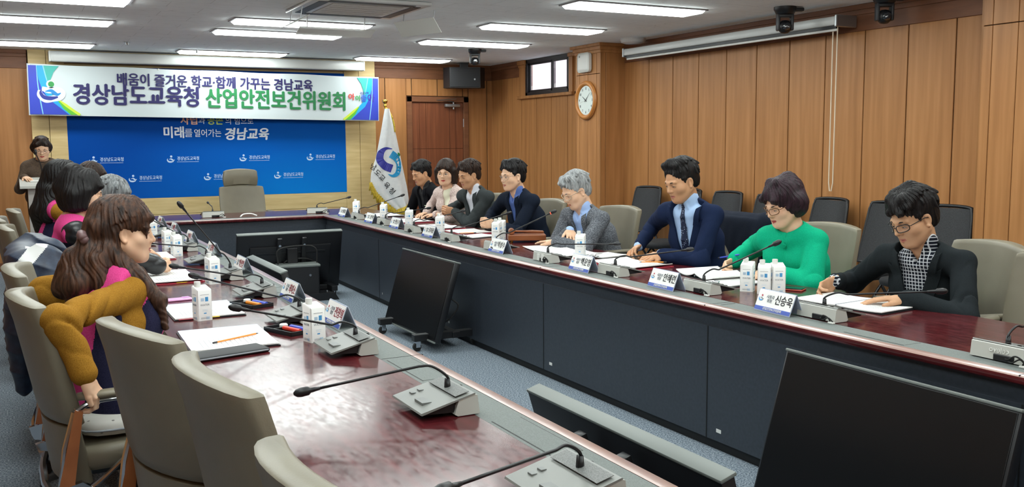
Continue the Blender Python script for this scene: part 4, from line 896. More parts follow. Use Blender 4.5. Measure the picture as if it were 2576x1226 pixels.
for k, (x, y, rz, c1, c2, lb) in enumerate(((1.0,3.93,.35,'red_pen','blue_pen','black pen tray with red and blue pens beside the nearest left carton'),(1.005,4.67,.35,'orange','blue_pen','black pen tray with orange marker, second from the near end'))):
    t = thing('pen_tray', lb, 'pen case', (x,y,TZ+.0005), rz, 'open pen cases on the left table')
    bm = B(); box(bm, -.06, .06, -.1, .1, 0, .004, .001); box(bm, -.06, -.056, -.1, .1, 0, .018); box(bm, .056, .06, -.1, .1, 0, .018); box(bm, -.06, .06, -.1, -.096, 0, .018); box(bm, -.06, .06, .096, .1, 0, .018); box(bm, -.056, .056, .035, .039, 0, .016); link('tray', bm, M['plastic_black'], t)
    for nm, xx, c in (('marker',-.005,c1),('marker',.03,c2)):
        bm = B(); tube(bm, [(xx,-.085,.013),(xx,.03,.013)], .01, 10); tube(bm, [(xx,.03,.013),(xx,.034,.013)], .008, 10); o = link(nm, bm, M[c], None, auto=50)
        o.location = (x,y,TZ+.0005); o.rotation_euler = (0,0,rz); tag(o, {'red_pen':'red marker lying in the pen tray by the nearest left carton','orange':'orange marker lying in the second pen tray','blue_pen':'blue marker lying in the '+('nearer' if k == 0 else 'second')+' pen tray'}[c], 'marker')
    bm = B(); lathe(bm, [(.016,0),(.018,.004),(.018,.016),(.014,.02),(.001,.02)], (x+.012-.02,y+.062,TZ+.005), 16); o = link('seal_pad', bm, M['white_plastic'], auto=40); tag(o, 'small round white stamp pot in the '+('nearer' if k == 0 else 'second')+' pen tray', 'stamp pot')
t = thing('smartphone', 'pink phone lying on the left table above the pale blue papers', 'phone', (.7,5.02,TZ+.0005), -PI/2+.12)
bm = B(); box(bm, -.036, .036, -.08, .08, 0, .009, .004, 3); link('phone_body', bm, M['pink'], t, auto=50)
bm = B(); box(bm, -.03, .0, .035, .072, .009, .012, .002); link('camera_bump', bm, P('lilac_plastic','D79BE0',.3), t)
t = thing('document_pouch', 'black zipped pouch lying under the nearest papers', 'pouch', (.68,3.60,TZ+.0005), .22)
bm = B(); box(bm, -.15, .15, -.05, .07, 0, .016, .007, 3); link('pouch_body', bm, P('black_ribbed_pouch','2A2B2E',.6), t, auto=50)
bm = B(); tube(bm, [(-.14,-.053,.009),(.14,-.053,.009)], .003, 6); link('zip', bm, M['ink_grey'], t)
# gavel block
t = thing('gavel_block', 'brown wooden sounding block on small feet before the man with clasped hands', 'sounding block', (3.60,6.58,TZ+.0005), -.42)
bm = B(); box(bm, -.15, .15, -.075, .075, .018, .062, .004); link('block', bm, M['gavelwood'], t)
for x in (-.12,.12):
    for y in (-.055,.055):
        bm = B(); lathe(bm, [(.008,0),(.011,.008),(.006,.012),(.01,.018)], (x,y,0), 12); link('foot', bm, M['brass'], t, auto=50)
t = thing('gavel', 'wooden gavel resting on its block', 'gavel', (3.60,6.58,TZ+.0627), -.42)
bm = B(); lathe(bm, [(.02,-.045),(.024,-.04),(.022,-.02),(.024,0),(.022,.02),(.024,.04),(.02,.045)], (-.12,0,.0245), 20, axis='y'); link('gavel_head', bm, M['gavelwood'], t, auto=50)
bm = B(); tube(bm, [(-.12,0,.0245),(-.02,0,.022),(.05,0,.02),(.13,0,.016),(.14,0,.014)], [.008,.009,.012,.011,.004], 12); link('gavel_handle', bm, M['gavelwood'], t, smooth=True)
# small items on the right and head tables
t = thing('smartphone', 'phone in a red case beside the cartons before the woman in green', 'phone', (3.63,3.72,TZ+.0005), .5)
bm = B(); box(bm, -.04, .04, -.08, .08, 0, .012, .004, 3); link('phone_body', bm, P('dark_display','1B1A1E',.15), t, auto=50)
bm = B(); box(bm, -.043, .043, -.083, .083, -.0002, .008, .004, 3); link('phone_case', bm, P('red_case','B24A38',.45), t, auto=50)
bm = B(); tube(bm, curve_pts([(2.16,10.43,TZ+.006),(2.2,10.46,TZ+.03),(2.28,10.46,TZ+.034),(2.34,10.43,TZ+.012)], 8), .008, 8); tag(link('white_cable', bm, M['white_plastic'], smooth=True), 'white cable loop lying on the head table beside the left microphone', 'cable')
# ================================================================ implicit-surface modelling for people and draped cloth
f32 = np.float32
def V3(*a): return np.array(a, f32)
class Solid:
    """ordered list of smooth unions / cuts; each item: (op, fn, centre, radius, k)"""
    def __init__(s): s.items = []; s.post = None
    def add(s, fn, c, r, k=.012): s.items.append((1, fn, np.array(c,f32), r, k)); return s
    def cut(s, fn, c, r, k=.006): s.items.append((-1, fn, np.array(c,f32), r, k)); return s
    def ell(s, c, r, k=.012, rot=None, cut=False):
        c = np.array(c,f32); r = np.array(r,f32); R = None if rot is None else np.array(rot,f32)
        def fn(p):
            q = p-c
            if R is not None: q = q@R
            k0 = np.sqrt(((q/r)**2).sum(-1)); k1 = np.sqrt(((q/(r*r))**2).sum(-1))+1e-9
            return k0*(k0-1)/k1
        return (s.cut if cut else s.add)(fn, c, float(r.max()), k)
    def cone(s, a, b, ra, rb, k=.012, cut=False):
        a = np.array(a,f32); b = np.array(b,f32); ab = b-a; L = float(ab@ab)+1e-12
        def fn(p):
            q = p-a; t = np.clip(q@ab/L, 0, 1)
            return np.sqrt(((q-t[...,None]*ab)**2).sum(-1))-(ra+(rb-ra)*t)
        return (s.cut if cut else s.add)(fn, (a+b)/2, float(np.sqrt(L)/2+max(ra,rb)), k)
    def ecap(s, a, b, side, wa, da, wb, db, k=.03, cut=False):
        """capsule with an elliptic section: half width w along 'side', half depth d across it"""
        a = np.array(a,f32); b = np.array(b,f32); ab = b-a; Ln = float(np.linalg.norm(ab)); ax = ab/Ln
        sd = np.array(side,f32); sd = sd-ax*(sd@ax); sd /= np.linalg.norm(sd); fr = np.cross(ax, sd)
        def fn(p):
            q = p-a; h = q@ax; t = np.clip(h/Ln, 0, 1); e = h-t*Ln
            W = wa+(wb-wa)*t; D = da+(db-da)*t; u = (q@sd)/W; v = (q@fr)/D; w_ = e/D
            m = np.sqrt(u*u+v*v+w_*w_); g = np.sqrt((u/W)**2+(v/D)**2+(w_/D)**2)+1e-9
            return m*(m-1)/g
        return (s.cut if cut else s.add)(fn, (a+b)/2, Ln/2+max(wa,da,wb,db), k)
    def eval(s, P, cen=None, rad=None):
        """P: (nb, m, 3) blocks of points with centres cen and half diagonal rad"""
        d = np.full(P.shape[:2], .5, f32)
        for op, fn, c, r, k in s.items:
            if cen is not None:
                near = np.linalg.norm(cen-c, axis=1) < r+rad+k+.03
                if not near.any(): continue
                q = P[near]; e = d[near]
            else: near = slice(None); q, e = P, d
            f = fn(q)
            if op < 0: f = -f; h = np.maximum(k-np.abs(e-f),0)/k; e = np.maximum(e,f)+h*h*k*.25
            else: h = np.maximum(k-np.abs(e-f),0)/k; e = np.minimum(e,f)-h*h*k*.25
            d[near] = e
        if s.post is not None: d = s.post(P, d)
        return d
def surface(sol, h, n=12, relax=1):
    lo = np.min([c-r for o,_,c,r,_ in sol.items if o > 0], 0)-.02; hi = np.max([c+r for o,_,c,r,_ in sol.items if o > 0], 0)+.02
    B_ = h*n; nb = np.ceil((hi-lo)/B_).astype(int)
    ii = np.stack(np.meshgrid(*[np.arange(v) for v in nb], indexing='ij'), -1).reshape(-1,3)
    cen = (lo+(ii+.5)*B_).astype(f32); rad = B_*.8661
    dc = sol.eval(cen[:,None,:], cen, rad)[:,0]
    act = np.abs(dc) < rad*1.25+.012
    ii = ii[act]; cen = cen[act]
    g = np.stack(np.meshgrid(*[np.arange(n+1)]*3, indexing='ij'), -1).reshape(-1,3)
    D = np.empty((len(ii), n+1, n+1, n+1), f32)
    for a in range(0, len(ii), 400):
        b = slice(a, a+400); pts = (lo+(ii[b][:,None,:]*n+g[None])*h).astype(f32)
        D[b] = sol.eval(pts, cen[b], rad).reshape(-1, n+1, n+1, n+1)
    S = D < 0
    cnt = np.zeros((len(ii),n,n,n), np.int8)
    for x in (0,1):
        for y in (0,1):
            for z in (0,1): cnt += S[:, x:n+x, y:n+y, z:n+z]
    bi, cx, cy, cz = np.nonzero((cnt > 0) & (cnt < 8))
    gi = ii[bi]*n+np.stack([cx,cy,cz],1)
    acc = np.zeros((len(bi),3)); num = np.zeros(len(bi))
    C8 = [(x,y,z) for x in (0,1) for y in (0,1) for z in (0,1)]
    val = {c: D[bi, cx+c[0], cy+c[1], cz+c[2]] for c in C8}
    for c in C8:
        for ax in range(3):
            if c[ax] == 0:
                e = list(c); e[ax] = 1; e = tuple(e); a, b = val[c], val[e]; m = (a < 0) != (b < 0)
                t = np.where(m, a/np.where(m, a-b, 1), 0); p = np.array(c, float)[None].repeat(len(bi),0); p[:,ax] += t
                acc += p*m[:,None]; num += m
    pos = lo+(gi+acc/num[:,None])*h
    tot = nb*n+2; key = (gi[:,0]*tot[1]+gi[:,1])*tot[2]+gi[:,2]
    order = np.argsort(key); key = key[order]; pos = pos[order]
    quads = []
    for ax in range(3):
        o1, o2 = [(1,2),(2,0),(0,1)][ax]
        sl0 = [slice(0,n)]*3; sl1 = list(sl0); sl1[ax] = slice(1,n+1)
        A = S[(slice(None),)+tuple(sl0)]; Bq = S[(slice(None),)+tuple(sl1)]
        b_, x, y, z = np.nonzero(A != Bq); base = ii[b_]*n+np.stack([x,y,z],1); fl = A[b_,x,y,z]
        cor = []
        for da, db in ((0,0),(1,0),(1,1),(0,1)):
            q = base.copy(); q[:,o1] -= da; q[:,o2] -= db; cor.append((q[:,0]*tot[1]+q[:,1])*tot[2]+q[:,2])
        cor = np.stack(cor,1); idx = np.searchsorted(key, cor); idx = np.clip(idx,0,len(key)-1); ok = (key[idx] == cor).all(1)
        idx = idx[ok]; fl = fl[ok]; idx[~fl] = idx[~fl][:,::-1]; quads.append(idx)
    F = np.concatenate(quads)
    for _ in range(relax):
        s_ = np.zeros_like(pos); w_ = np.zeros(len(pos))
        for k in range(4):
            a, b = F[:,k], F[:,(k+1)%4]; np.add.at(s_, a, pos[b]); np.add.at(w_, a, 1)
        w_ = np.maximum(w_,1); pos = pos*.45+(s_/w_[:,None])*.55
    return pos.astype(f32), F
def npmesh(name, pos, F, mats, parent=None, classify=None):
    me = bpy.data.meshes.new(name)
    me.vertices.add(len(pos)); me.vertices.foreach_set('co', pos.ravel())
    me.loops.add(F.size); me.loops.foreach_set('vertex_index', F.astype(np.int32).ravel())
    me.polygons.add(len(F)); me.polygons.foreach_set('loop_start', np.arange(0,F.size,4,dtype=np.int32))
    for m in (mats if isinstance(mats,(list,tuple)) else [mats]): me.materials.append(m)
    if classify is not None: me.polygons.foreach_set('material_index', classify(pos[F].mean(1)).astype(np.int32))
    me.update(calc_edges=True); me.shade_smooth()
    o = bpy.data.objects.new(name, me); COL.objects.link(o)
    if parent is not None: o.parent = parent
    return o
def wob(p, f, s=0.):               # smooth pseudo-noise in -1..1
    x, y, z = p[...,0]*f, p[...,1]*f, p[...,2]*f
    return (np.sin(x*1.0+1.7*np.sin(y*.8+s)+s)*np.sin(y*1.1+1.3*np.sin(z*.9+2*s)+.7)+np.sin(z*1.2+1.5*np.sin(x*.7-s)+1.9*s))*.5
def rotm(yaw=0, pitch=0, roll=0):  # head turn: yaw > 0 to the person's left, pitch > 0 down, roll > 0 to the right shoulder
    return np.array((Matrix.Rotation(yaw,3,'Z') @ Matrix.Rotation(-pitch,3,'X') @ Matrix.Rotation(roll,3,'Y')), float)
# ---------------------------------------------------------------- people
def skin_mat(name, c1, c2):
    m = N(name, [(.3,c1),(.7,c2)], 14, rough=.5, detail=3, spec=.35); b = m.node_tree.nodes['Principled BSDF']
    b.inputs['Subsurface Weight'].default_value = .08; b.inputs['Subsurface Radius'].default_value = (.01,.004,.002); b.inputs['Subsurface Scale'].default_value = .6
    return m
SK = [skin_mat('warm_skin','BF9270','CB9F7D'), skin_mat('fair_skin','DEB090','E8C0A2'), skin_mat('tan_skin','C08E6A','CC9C78')]
LIP = P('lip_skin', 'B56E60', .45); BROW = P('dark_eyebrow', '2A211D', .8); LIPW = P('red_lip_skin', 'B0433F', .4)
EYEW = P('eye_white', 'D9D2CA', .25); IRIS = P('dark_iris', '1D1410', .15)
def hair_mat(name, c1, c2, rough=.5, stretch=(60,60,7)):
    m = P(name, c1, rough, spec=.28); nt = m.node_tree; b = nt.nodes['Principled BSDF']
    t = _tex(nt, 'Noise', 1.0, stretch, 5, .6); r = _ramp(nt, t.outputs['Fac'], [(.35,c1),(.68,c2)]); nt.links.new(r.outputs[0], b.inputs['Base Color'])
    _bump(nt, b, t.outputs['Fac'], .7, .006); return m
HR = {'black': hair_mat('black_hair','0A090B','1C191A'), 'chestnut': hair_mat('wavy_brown_hair','1E1411','5C3E2E'), 'brown': hair_mat('dark_brown_hair','170F0D','3A271E'), 'grey': hair_mat('grey_hair','6E7173','B4B7B8',.45), 'salt': hair_mat('salt_grey_hair','4A4D50','9A9EA0',.45), 'plum': hair_mat('plum_black_hair','170F14','3A2430')}
def head_solid(S, H, R, sc, jaw=1.0, wide=1.0, nose=1.0, female=False, lids=True):
    """add a head to solid S: H centre between the ears, R rotation, sc scale"""
    R = np.array(R,f32); H = np.array(H,f32)
    W = lambda *p: H+R@(np.array(p,f32)*sc)
    E = lambda c, r, k=.012, cut=False, rot=None: S.ell(W(*c), np.array(r)*sc, k*sc, rot=(R if rot is None else R@np.array(rot,f32)), cut=cut)
    C = lambda a, b, ra, rb, k=.01, cut=False: S.cone(W(*a), W(*b), ra*sc, rb*sc, k*sc, cut=cut)
    E((0,-.012,.045), (.074*wide,.096,.084)); E((0,.03,-.012), (.066*wide,.066,.088), .03)
    E((0,.04,-.062), (.052*wide*jaw,.05,.046), .03); E((0,.074,-.094), (.02*jaw,.018,.017), .026)
    for s in (-1,1):
        E((s*.043*wide,.052,-.022), (.026,.028,.024), .025); C((s*.058*wide,.0,-.045), (s*.03*jaw,.06,-.092), .018, .014, .03)
        E((s*.031,.101,.006), (.02,.016,.0125), .014, True)
        if lids: E((s*.0315,.0785,.0055), (.0165,.0135,.0125), .005)
        E((s*.0765*wide,-.004,-.004), (.007,.017,.029), .006, rot=np.array(Matrix.Rotation(s*.35,3,'Z') @ Matrix.Rotation(.15,3,'X')))
        E((s*.0835*wide,.001,.0), (.006,.0095,.018), .004, True)
        C((s*.08*wide,.002,-.03), (s*.077*wide,.003,-.028), .007, .007, .006)
        C((s*.012,.091,.025), (s*.044,.08,.026), .0085, .007, .012)
    C((0,.09,.018), (0,.107*nose,-.02), .0075, .0105, .012); E((0,.106*nose,-.024), (.0115,.0115,.0095), .008)
    for s in (-1,1): E((s*.0125,.096,-.027), (.008,.0095,.0075), .006)
    for s in (-1,1): E((s*.006,.103,-.0345), (.0032,.004,.003), .003, True)
    C((0,.091,-.045), (0,.085,-.052), .009, .009, .014)
    for s in (-1,1): C((0,.0935,-.056), (s*.021,.083,-.0595), .0056, .0028, .006); C((0,.0925,-.066), (s*.018,.083,-.0635), .0068, .003, .006)
    E((0,.098,-.0606), (.02,.006,.0012), .003, True)
    return W
def face_bits(par, W, R, sc, look=0, brows=True, gl=None, female=False, eyes='down', wide=1.0, browmat=None):
    """eyes, brows and glasses as children; everything on the face, in head coordinates through W"""
    Vv = lambda *p: Vector([float(v) for v in W(*p)])
    for s in (-1,1):
        bm = B(); bw = B(); cx, cy, cz, rr = s*.0315, .0785, .0055, .0138
        hz = {'down':.0028,'open':.0055,'half':.004}[eyes]; oz = {'down':-.0035,'open':-.0005,'half':-.0015}[eyes]; n = 12
        g = []
        for i in range(n+1):
            u = -1+2*i/n; x = u*.0128; hh = hz*(1-u*u)**.7; row = []
            for j in range(5):
                z = oz+hh*(-1+2*j/4)-.0012*u*s*0; y = math.sqrt(max(rr*rr-(x*.82)**2-(z*1.05)**2, 1e-6)); row.append(bm.verts.new(Vv(cx+x, cy+y+.0003, cz+z)))
            g.append(row)
        for i in range(n):
            for j in range(4):
                f = bm.faces.new((g[i][j],g[i+1][j],g[i+1][j+1],g[i][j+1])); u = -1+2*(i+.5)/n; f.material_index = 1 if abs(u-.25*look) < .38 else 0
        top = [g[i][4].co.copy() for i in range(n+1)]
        tube(bm, [p+Vector([float(v) for v in R@np.array((0,.0008,.0006))*sc]) for p in top], .0011*sc, 5, mi=1)
        link('eye', bm, [EYEW, IRIS], par, smooth=True)
        if brows:
            tube(bw, [Vv(s*.0135,.0965,.0235), Vv(s*.025,.0955,.0275), Vv(s*.037,.088,.0275), Vv(s*.047,.077,.0225)], [.0022*sc,.0034*sc,.003*sc,.001*sc], 6)
            link('eyebrow', bw, browmat or BROW, par, smooth=True)
    if gl:
        mat, r, w_, h_ = gl; g = bpy.data.objects.new('spectacles', None); bm = B(); 
        for s in (-1,1):
            lp = []
            for k in range(20):
                a = 2*PI*k/20; c, q = math.cos(a), math.sin(a); m = (abs(c)**3+abs(q)**3)**(-1/3); x = s*.0325+w_*c*m; lp.append(Vv(x, .113-.55*max(0,abs(x)-.02)**1.35*6, .001+h_*q*m))
            tube(bm, lp, r*sc, 6, closed=True)
            tube(bm, [Vv(s*(.0325+w_), .113-.55*max(0,.0125+w_)**1.35*6, .008), Vv(s*.074*wide, .085, .011), Vv(s*.0815*wide, .01, .014), Vv(s*.0805*wide,-.012,.004)], r*sc*.9, 6)
        tube(bm, [Vv(-.0325+w_,.1125,.004), Vv(0,.117,.008), Vv(.0325-w_,.1125,.004)], r*sc, 6)
        fr = link('spectacles', bm, mat, par, smooth=True)
        for s in (-1,1):
            bm = B(); lp = []
            for k in range(20):
                a = 2*PI*k/20; c, q = math.cos(a), math.sin(a); m = (abs(c)**3+abs(q)**3)**(-1/3); x = s*.0325+w_*c*m*.97; lp.append((x, .1128-.55*max(0,abs(x)-.02)**1.35*6, .001+h_*q*m*.97))
            bm.faces.new([bm.verts.new(Vv(*p)) for p in lp]); link('lens', bm, M['lens'], fr)
M['lens'] = P('spectacle_lens', 'FFFFFF', .03, alpha=.05, spec=.6)
def hand_solid(S, wr, fd, pn, side, sc=1.0, curl=(.5,.55,.6,.65), spread=.06, thumb=(.5,.3), k=.004):
    """hand at wrist wr, finger direction fd, palm normal pn (out of the palm); side +1 right hand, -1 left"""
    wr = np.array(wr,float); f = np.array(fd,float); f /= np.linalg.norm(f); n = np.array(pn,float); n -= f*(n@f); n /= np.linalg.norm(n)
    t = np.cross(n, f)*side                                  # towards the thumb
    p = lambda a, b, c: wr+(f*a+t*b+n*c)*sc
    S.ecap(p(-.015,0,0), p(.035,.0,0), t, .026*sc, .018*sc, .036*sc, .0135*sc, .012*sc); S.ecap(p(.035,0,0), p(.075,-.001,0), t, .037*sc, .0135*sc, .038*sc, .0115*sc, .01*sc)
    S.cone(p(.02,.022,.006), p(.05,.03,.008), .015*sc, .012*sc, .01*sc)
    tips = []
    for i, (b, L, r) in enumerate(((.029,(.041,.026,.021),.0088),(.0095,(.046,.029,.022),.0091),(-.0105,(.042,.027,.021),.0086),(-.029,(.033,.021,.019),.0076))):
        sp = spread*(1.2-i*.8); base = p(.083-.004*abs(i-1.2), b, 0); a = 0; q = base; prev = None
        for j, l in enumerate(L):
            a += curl[i]*(.85,1.1,.75)[j]; d = (f*math.cos(a)+n*math.sin(a)); d = d*math.cos(sp)+t*math.sin(sp)*(1 if j == 0 else .8); d /= np.linalg.norm(d)
            e = q+d*l*sc; S.cone(q, e, r*sc*(1-.06*j), r*sc*(.94-.07*j), k if j else .006); q = e
        tips.append(q)
    op, bd = thumb; d0 = f*math.cos(op)*.9+t*math.sin(op)+n*.35*op; d0 /= np.linalg.norm(d0); q = p(.022,.03,.008); e = q+d0*.042*sc; S.cone(q, e, .0125*sc, .0105*sc, .008)
    d1 = d0*math.cos(bd)+(f*.6-t*.7+n*.2)*math.sin(bd); d1 /= np.linalg.norm(d1); e2 = e+d1*.03*sc; S.cone(e, e2, .0102*sc, .0085*sc, k)
    return tips
def ik(sh, wr, l1, l2, pole):
    sh, wr, pole = (np.array(v,float) for v in (sh,wr,pole)); d = wr-sh; L = np.linalg.norm(d); L2 = min(L, (l1+l2)*.995); u = d/L
    a = (l1*l1-l2*l2+L2*L2)/(2*L2); h = math.sqrt(max(l1*l1-a*a, 1e-5)); q = pole-u*(pole@u); q /= np.linalg.norm(q)
    return sh+u*a*(L/L2)+q*h
def hairdo(par, W, H, R, sc, style, mat, h, sol_extra=None, wide=1.0):
    S = Solid(); R32 = np.array(R,f32)
    E = lambda c, r, k=.012, cut=False, rot=None: S.ell(W(*c), np.array(r)*sc, k*sc, rot=(R32 if rot is None else R32@np.array(rot,f32)), cut=cut)
    C = lambda a, b, ra, rb, k=.012, cut=False: S.cone(W(*a), W(*b), ra*sc, rb*sc, k*sc, cut=cut)
    X = lambda a, b, ra, rb, k=.02: S.cone(a, b, ra, rb, k)        # local body space, hangs by gravity
    tot = lambda: None
    if style['kind'] == 'short':
        v = style.get('vol', .0); fr = style.get('fringe', .03); nape = style.get('nape', -.055)
        E((0,-.016,.048+v*.5), ((.0795+v*.4)*wide,.1035+v*.4,.0885+v), .02)
        E((0,-.05,-.005), (.073*wide,.066,.07), .03)
        for s in (-1,1): C((s*.07*wide,.028,.03), (s*.0725*wide,.022,-.012), .011, .006, .02)
        # clear the face, the ears and the neck below the hairline
        E((0,.115,-.03+style.get('hairline',0)), (.083*wide,.078,.098), .01, True); E((0,.09,-.06), (.09,.075,.08), .01, True)
        for s in (-1,1): E((s*.088*wide,.004,-.012), (.024,.026,.037), .006, True); E((s*.09,.045,-.055), (.05,.05,.062), .008, True)
        E((0,-.05,nape-.075), (.12,.12,.07), .008, True)
        for (a, b, ra, rb) in style.get('locks', ()): C(a, b, ra, rb, .014)
    elif style['kind'] == 'bob':
        L = style.get('len', -.1); v = style.get('vol', .012)
        E((0,-.018,.05+v*.4), ((.08+v)*wide,.104+v,.09+v), .02); E((0,-.04,-.01), ((.085+v)*wide,.082+v,.085), .03)
        for s in (-1,1): C((s*(.072+v)*wide,style.get('sy',.012),.03), (s*(.074+v*.8)*wide,style.get('sy',.012),L+.03), .03, .026, .03); C((s*(.06+v)*wide,-.05,.0), (s*(.058+v)*wide,-.045,L+.025), .045, .038, .04)
        C((0,-.08,0), (0,-.072,L+.03), .05, .045, .04)
        E((0,.118,-.042+style.get('hairline',0)), (.066*wide,.083,.104), .008, True); E((0,.1,-.12), (.06,.1,.09), .02, True)
        C((0,-.0,-.13), (0,-.02,L-.02), .05, .05, .02, True)
        for (a, b, ra, rb) in style.get('locks', ()): C(a, b, ra, rb, .014)
    elif style['kind'] == 'long':
        v = style.get('vol', .01)
        E((0,-.018,.05+v*.4), ((.08+v)*wide,.105+v,.088+v), .02); E((0,-.045,-.0), ((.08+v)*wide,.075,.09), .03)
        E((0,.118,-.042+style.get('hairline',0)), (.066*wide,.083,.104), .008, True)
        if style.get('ears'):
            for s in (-1,1): E((s*.088*wide,.008,-.012), (.03,.03,.04), .008, True); E((s*.09,.05,-.05), (.045,.05,.07), .01, True)
        for (a, b, ra, rb) in style.get('locks', ()): C(a, b, ra, rb, .016)
        for (a, b, ra, rb) in style.get('falls', ()): X(a, b, ra, rb)
    rr_ = random.Random(style.get('seed', 3)); v_ = style.get('vol', .01)
    for i in range(style.get('tufts', 34)):
        az = rr_.uniform(0, 2*PI); el = math.asin(rr_.uniform(.05 if style['kind'] == 'short' else .3, .98)); dx, dy, dz = math.cos(el)*math.sin(az), math.cos(el)*math.cos(az), math.sin(el)
        if dy > .35 and dz < .55: continue
        if abs(dx) > .75 and dz < .2 and style['kind'] == 'short': continue
        b = Vector((dx*(.079+v_*.6)*wide, -.016+dy*(.102+v_*.6), .05+dz*(.088+v_*.7))); fl = Vector((dx, dy+.25, dz-1.1)); fl -= Vector((dx,dy,dz))*fl.dot(Vector((dx,dy,dz))); fl.normalize(); e2 = b+fl*rr_.uniform(.03,.05)+Vector((dx,dy,dz))*rr_.uniform(-.004,.005)
        C(tuple(b-Vector((dx,dy,dz))*.006), tuple(e2), .0125, .004, .007)
    am = style.get('amp', 1.0); Hc = np.array(H,f32)
    cx = style.get('sweep', 0)
    def post(P, d):
        q = ((P-Hc)@R32)/sc; wv = wob(q, 26, 1.3)
        th = np.arctan2(q[...,0], -q[...,1]+.02)*14+q[...,0]*90*cx+2.2*wv+q[...,2]*style.get('twist',18)
        return d+(.0010*np.sin(th*2.1)+.0010*np.sin(th*4.7+1.1+3*wv)+.0030*wv)*am*sc
    S.post = post
    pos, F = surface(S, h, relax=1)
    return npmesh('hair', pos, F, mat, par)
def person(label, loc, rz, H, turn=(0,0,0), sc=1.0, skin=0, hair=None, hcol='black', female=False, gl=None, eyes='down', look=0, jaw=1.0, wide=1.0, nose=1.0, lip=None,
           shw=.195, tyaw=0, lean=None, R_=None, L_=None, outfit=None, h=.0026, hc=.006, standing=False, belly=0, group=None, seat=.56, hip=(0,0), brow=None, shdrop=.075, neck=1.0):
    o = thing('person', label, 'person', (loc[0],loc[1],0), rz, None)
    Rm = rotm(*turn); H = np.array(H,float); pel = np.array((hip[0],hip[1],seat if not standing else .95))
    sd = np.array((math.cos(tyaw), math.sin(tyaw), 0)); fw = np.array((-math.sin(tyaw), math.cos(tyaw), 0))
    Nb = H+Rm@np.array((0,-.032,-.085))*sc*.6+np.array((0,-.012,-.085))*sc; Nb = Nb+fw*(-.012)
    Sc = Nb+fw*(-.008)+np.array((0,0,-shdrop))
    ch = pel*.36+Sc*.64+fw*(-.02); wa = pel*.72+Sc*.28+fw*(-.01)
    up = (Sc-pel)/np.linalg.norm(Sc-pel)
    sh = {1: Sc+sd*shw, -1: Sc-sd*shw}
    if R_ and 'raise' in R_: sh[1] = sh[1]+np.array(R_['raise'])
    if L_ and 'raise' in L_: sh[-1] = sh[-1]+np.array(L_['raise'])
    l1, l2 = (.295, .255) if not female else (.272, .235); l1 *= sc; l2 *= sc
    arms = {}
    for s, A in ((1,R_),(-1,L_)):
        A = A or dict(w=sh[s]+np.array((0,.1,-.5)), f=(0,.3,-1), n=(-s,0,0))
        wr = np.array(A['w'],float); el = np.array(A['e'],float) if 'e' in A else ik(sh[s], wr, l1, l2, A.get('pole', (s*.5,-.5,-.6)))
        arms[s] = (sh[s], el, wr, A)
    # ---- skin: head, neck, slim trunk and arms inside the clothes, hands: one surface
    S = Solid(); W = head_solid(S, H, Rm, sc, jaw, wide, nose, female)
    S.cone(W(0,-.022,-.035), Nb+up*.0, .052*sc*neck, .06*sc*neck, .03); S.cone(Nb, ch, .06, .05, .03); S.cone(ch, pel, .05, .05, .02)
    for s in (1,-1):
        a, e, w_, A = arms[s]; S.cone(Sc+sd*s*.05, a, .035, .032, .02); S.cone(a, e, .03, .028, .01); S.cone(e, w_, .03, .023*sc, .01)
        hand_solid(S, w_, A['f'], A['n'], s, (1.0 if not female else .92)*sc*A.get('hs',1), A.get('curl',(.35,.4,.45,.5)), A.get('spread',.05), A.get('thumb',(.5,.3)))
    pos, F = surface(S, h, relax=1)
    lm = [W(0,.0965,-.0565), W(0,.0955,-.066)]; Rt = np.array(Rm)
    def cls(c):
        q = ((c-H)@Rt)/sc; x, y, z = q[:,0], q[:,1], q[:,2]
        up_ = (np.abs(x) < .0215) & (y > .07) & (z < -.0535+.004*(1-(x/.0215)**2)*.4) & (z > -.0695+.006*(np.abs(x)/.0215)**1.5+.0005)
        return up_.astype(int)
    body = npmesh('body', pos, F, [SK[skin], lip or LIP], o, cls)
    face_bits(o, W, Rm, sc, look, True, gl, female, eyes, wide, brow)
    if hair: hairdo(o, W, H, Rm, sc, hair, HR[hcol], h*1.12, wide=wide)
    # ---- clothes
    fem = female
    def torso(off, S=None, sh_=True):
        S = S or Solid(); b = belly
        S.ecap(pel, wa, sd, .178+off-(.012 if fem else 0), .125+off+b, .16+off-(.012 if fem else 0), .112+off+b, .04)
        S.ecap(wa, ch, sd, .16+off-(.012 if fem else 0), .112+off+b, .178+off-(.02 if fem else 0), .12+off, .04)
        S.ecap(ch, Sc+up*.0, sd, .178+off-(.02 if fem else 0), .12+off, .125+off, .078+off, .04)
        if sh_:
            for s in (1,-1): S.cone(Sc+sd*s*.06+up*.016, sh[s]+up*.0, .054+off, .045+off, .035)
        if sh_:
            for s in (1,-1): S.cone(Nb+sd*s*.03-up*.012-fw*.012, Sc+sd*s*.12+up*.01, .038+off*.8, .045+off, .03)
        if fem:
            for s in (1,-1): S.ell(ch+sd*s*.075+fw*.095+up*.03, (.066+off,.055+off,.066+off), .04)
        return S
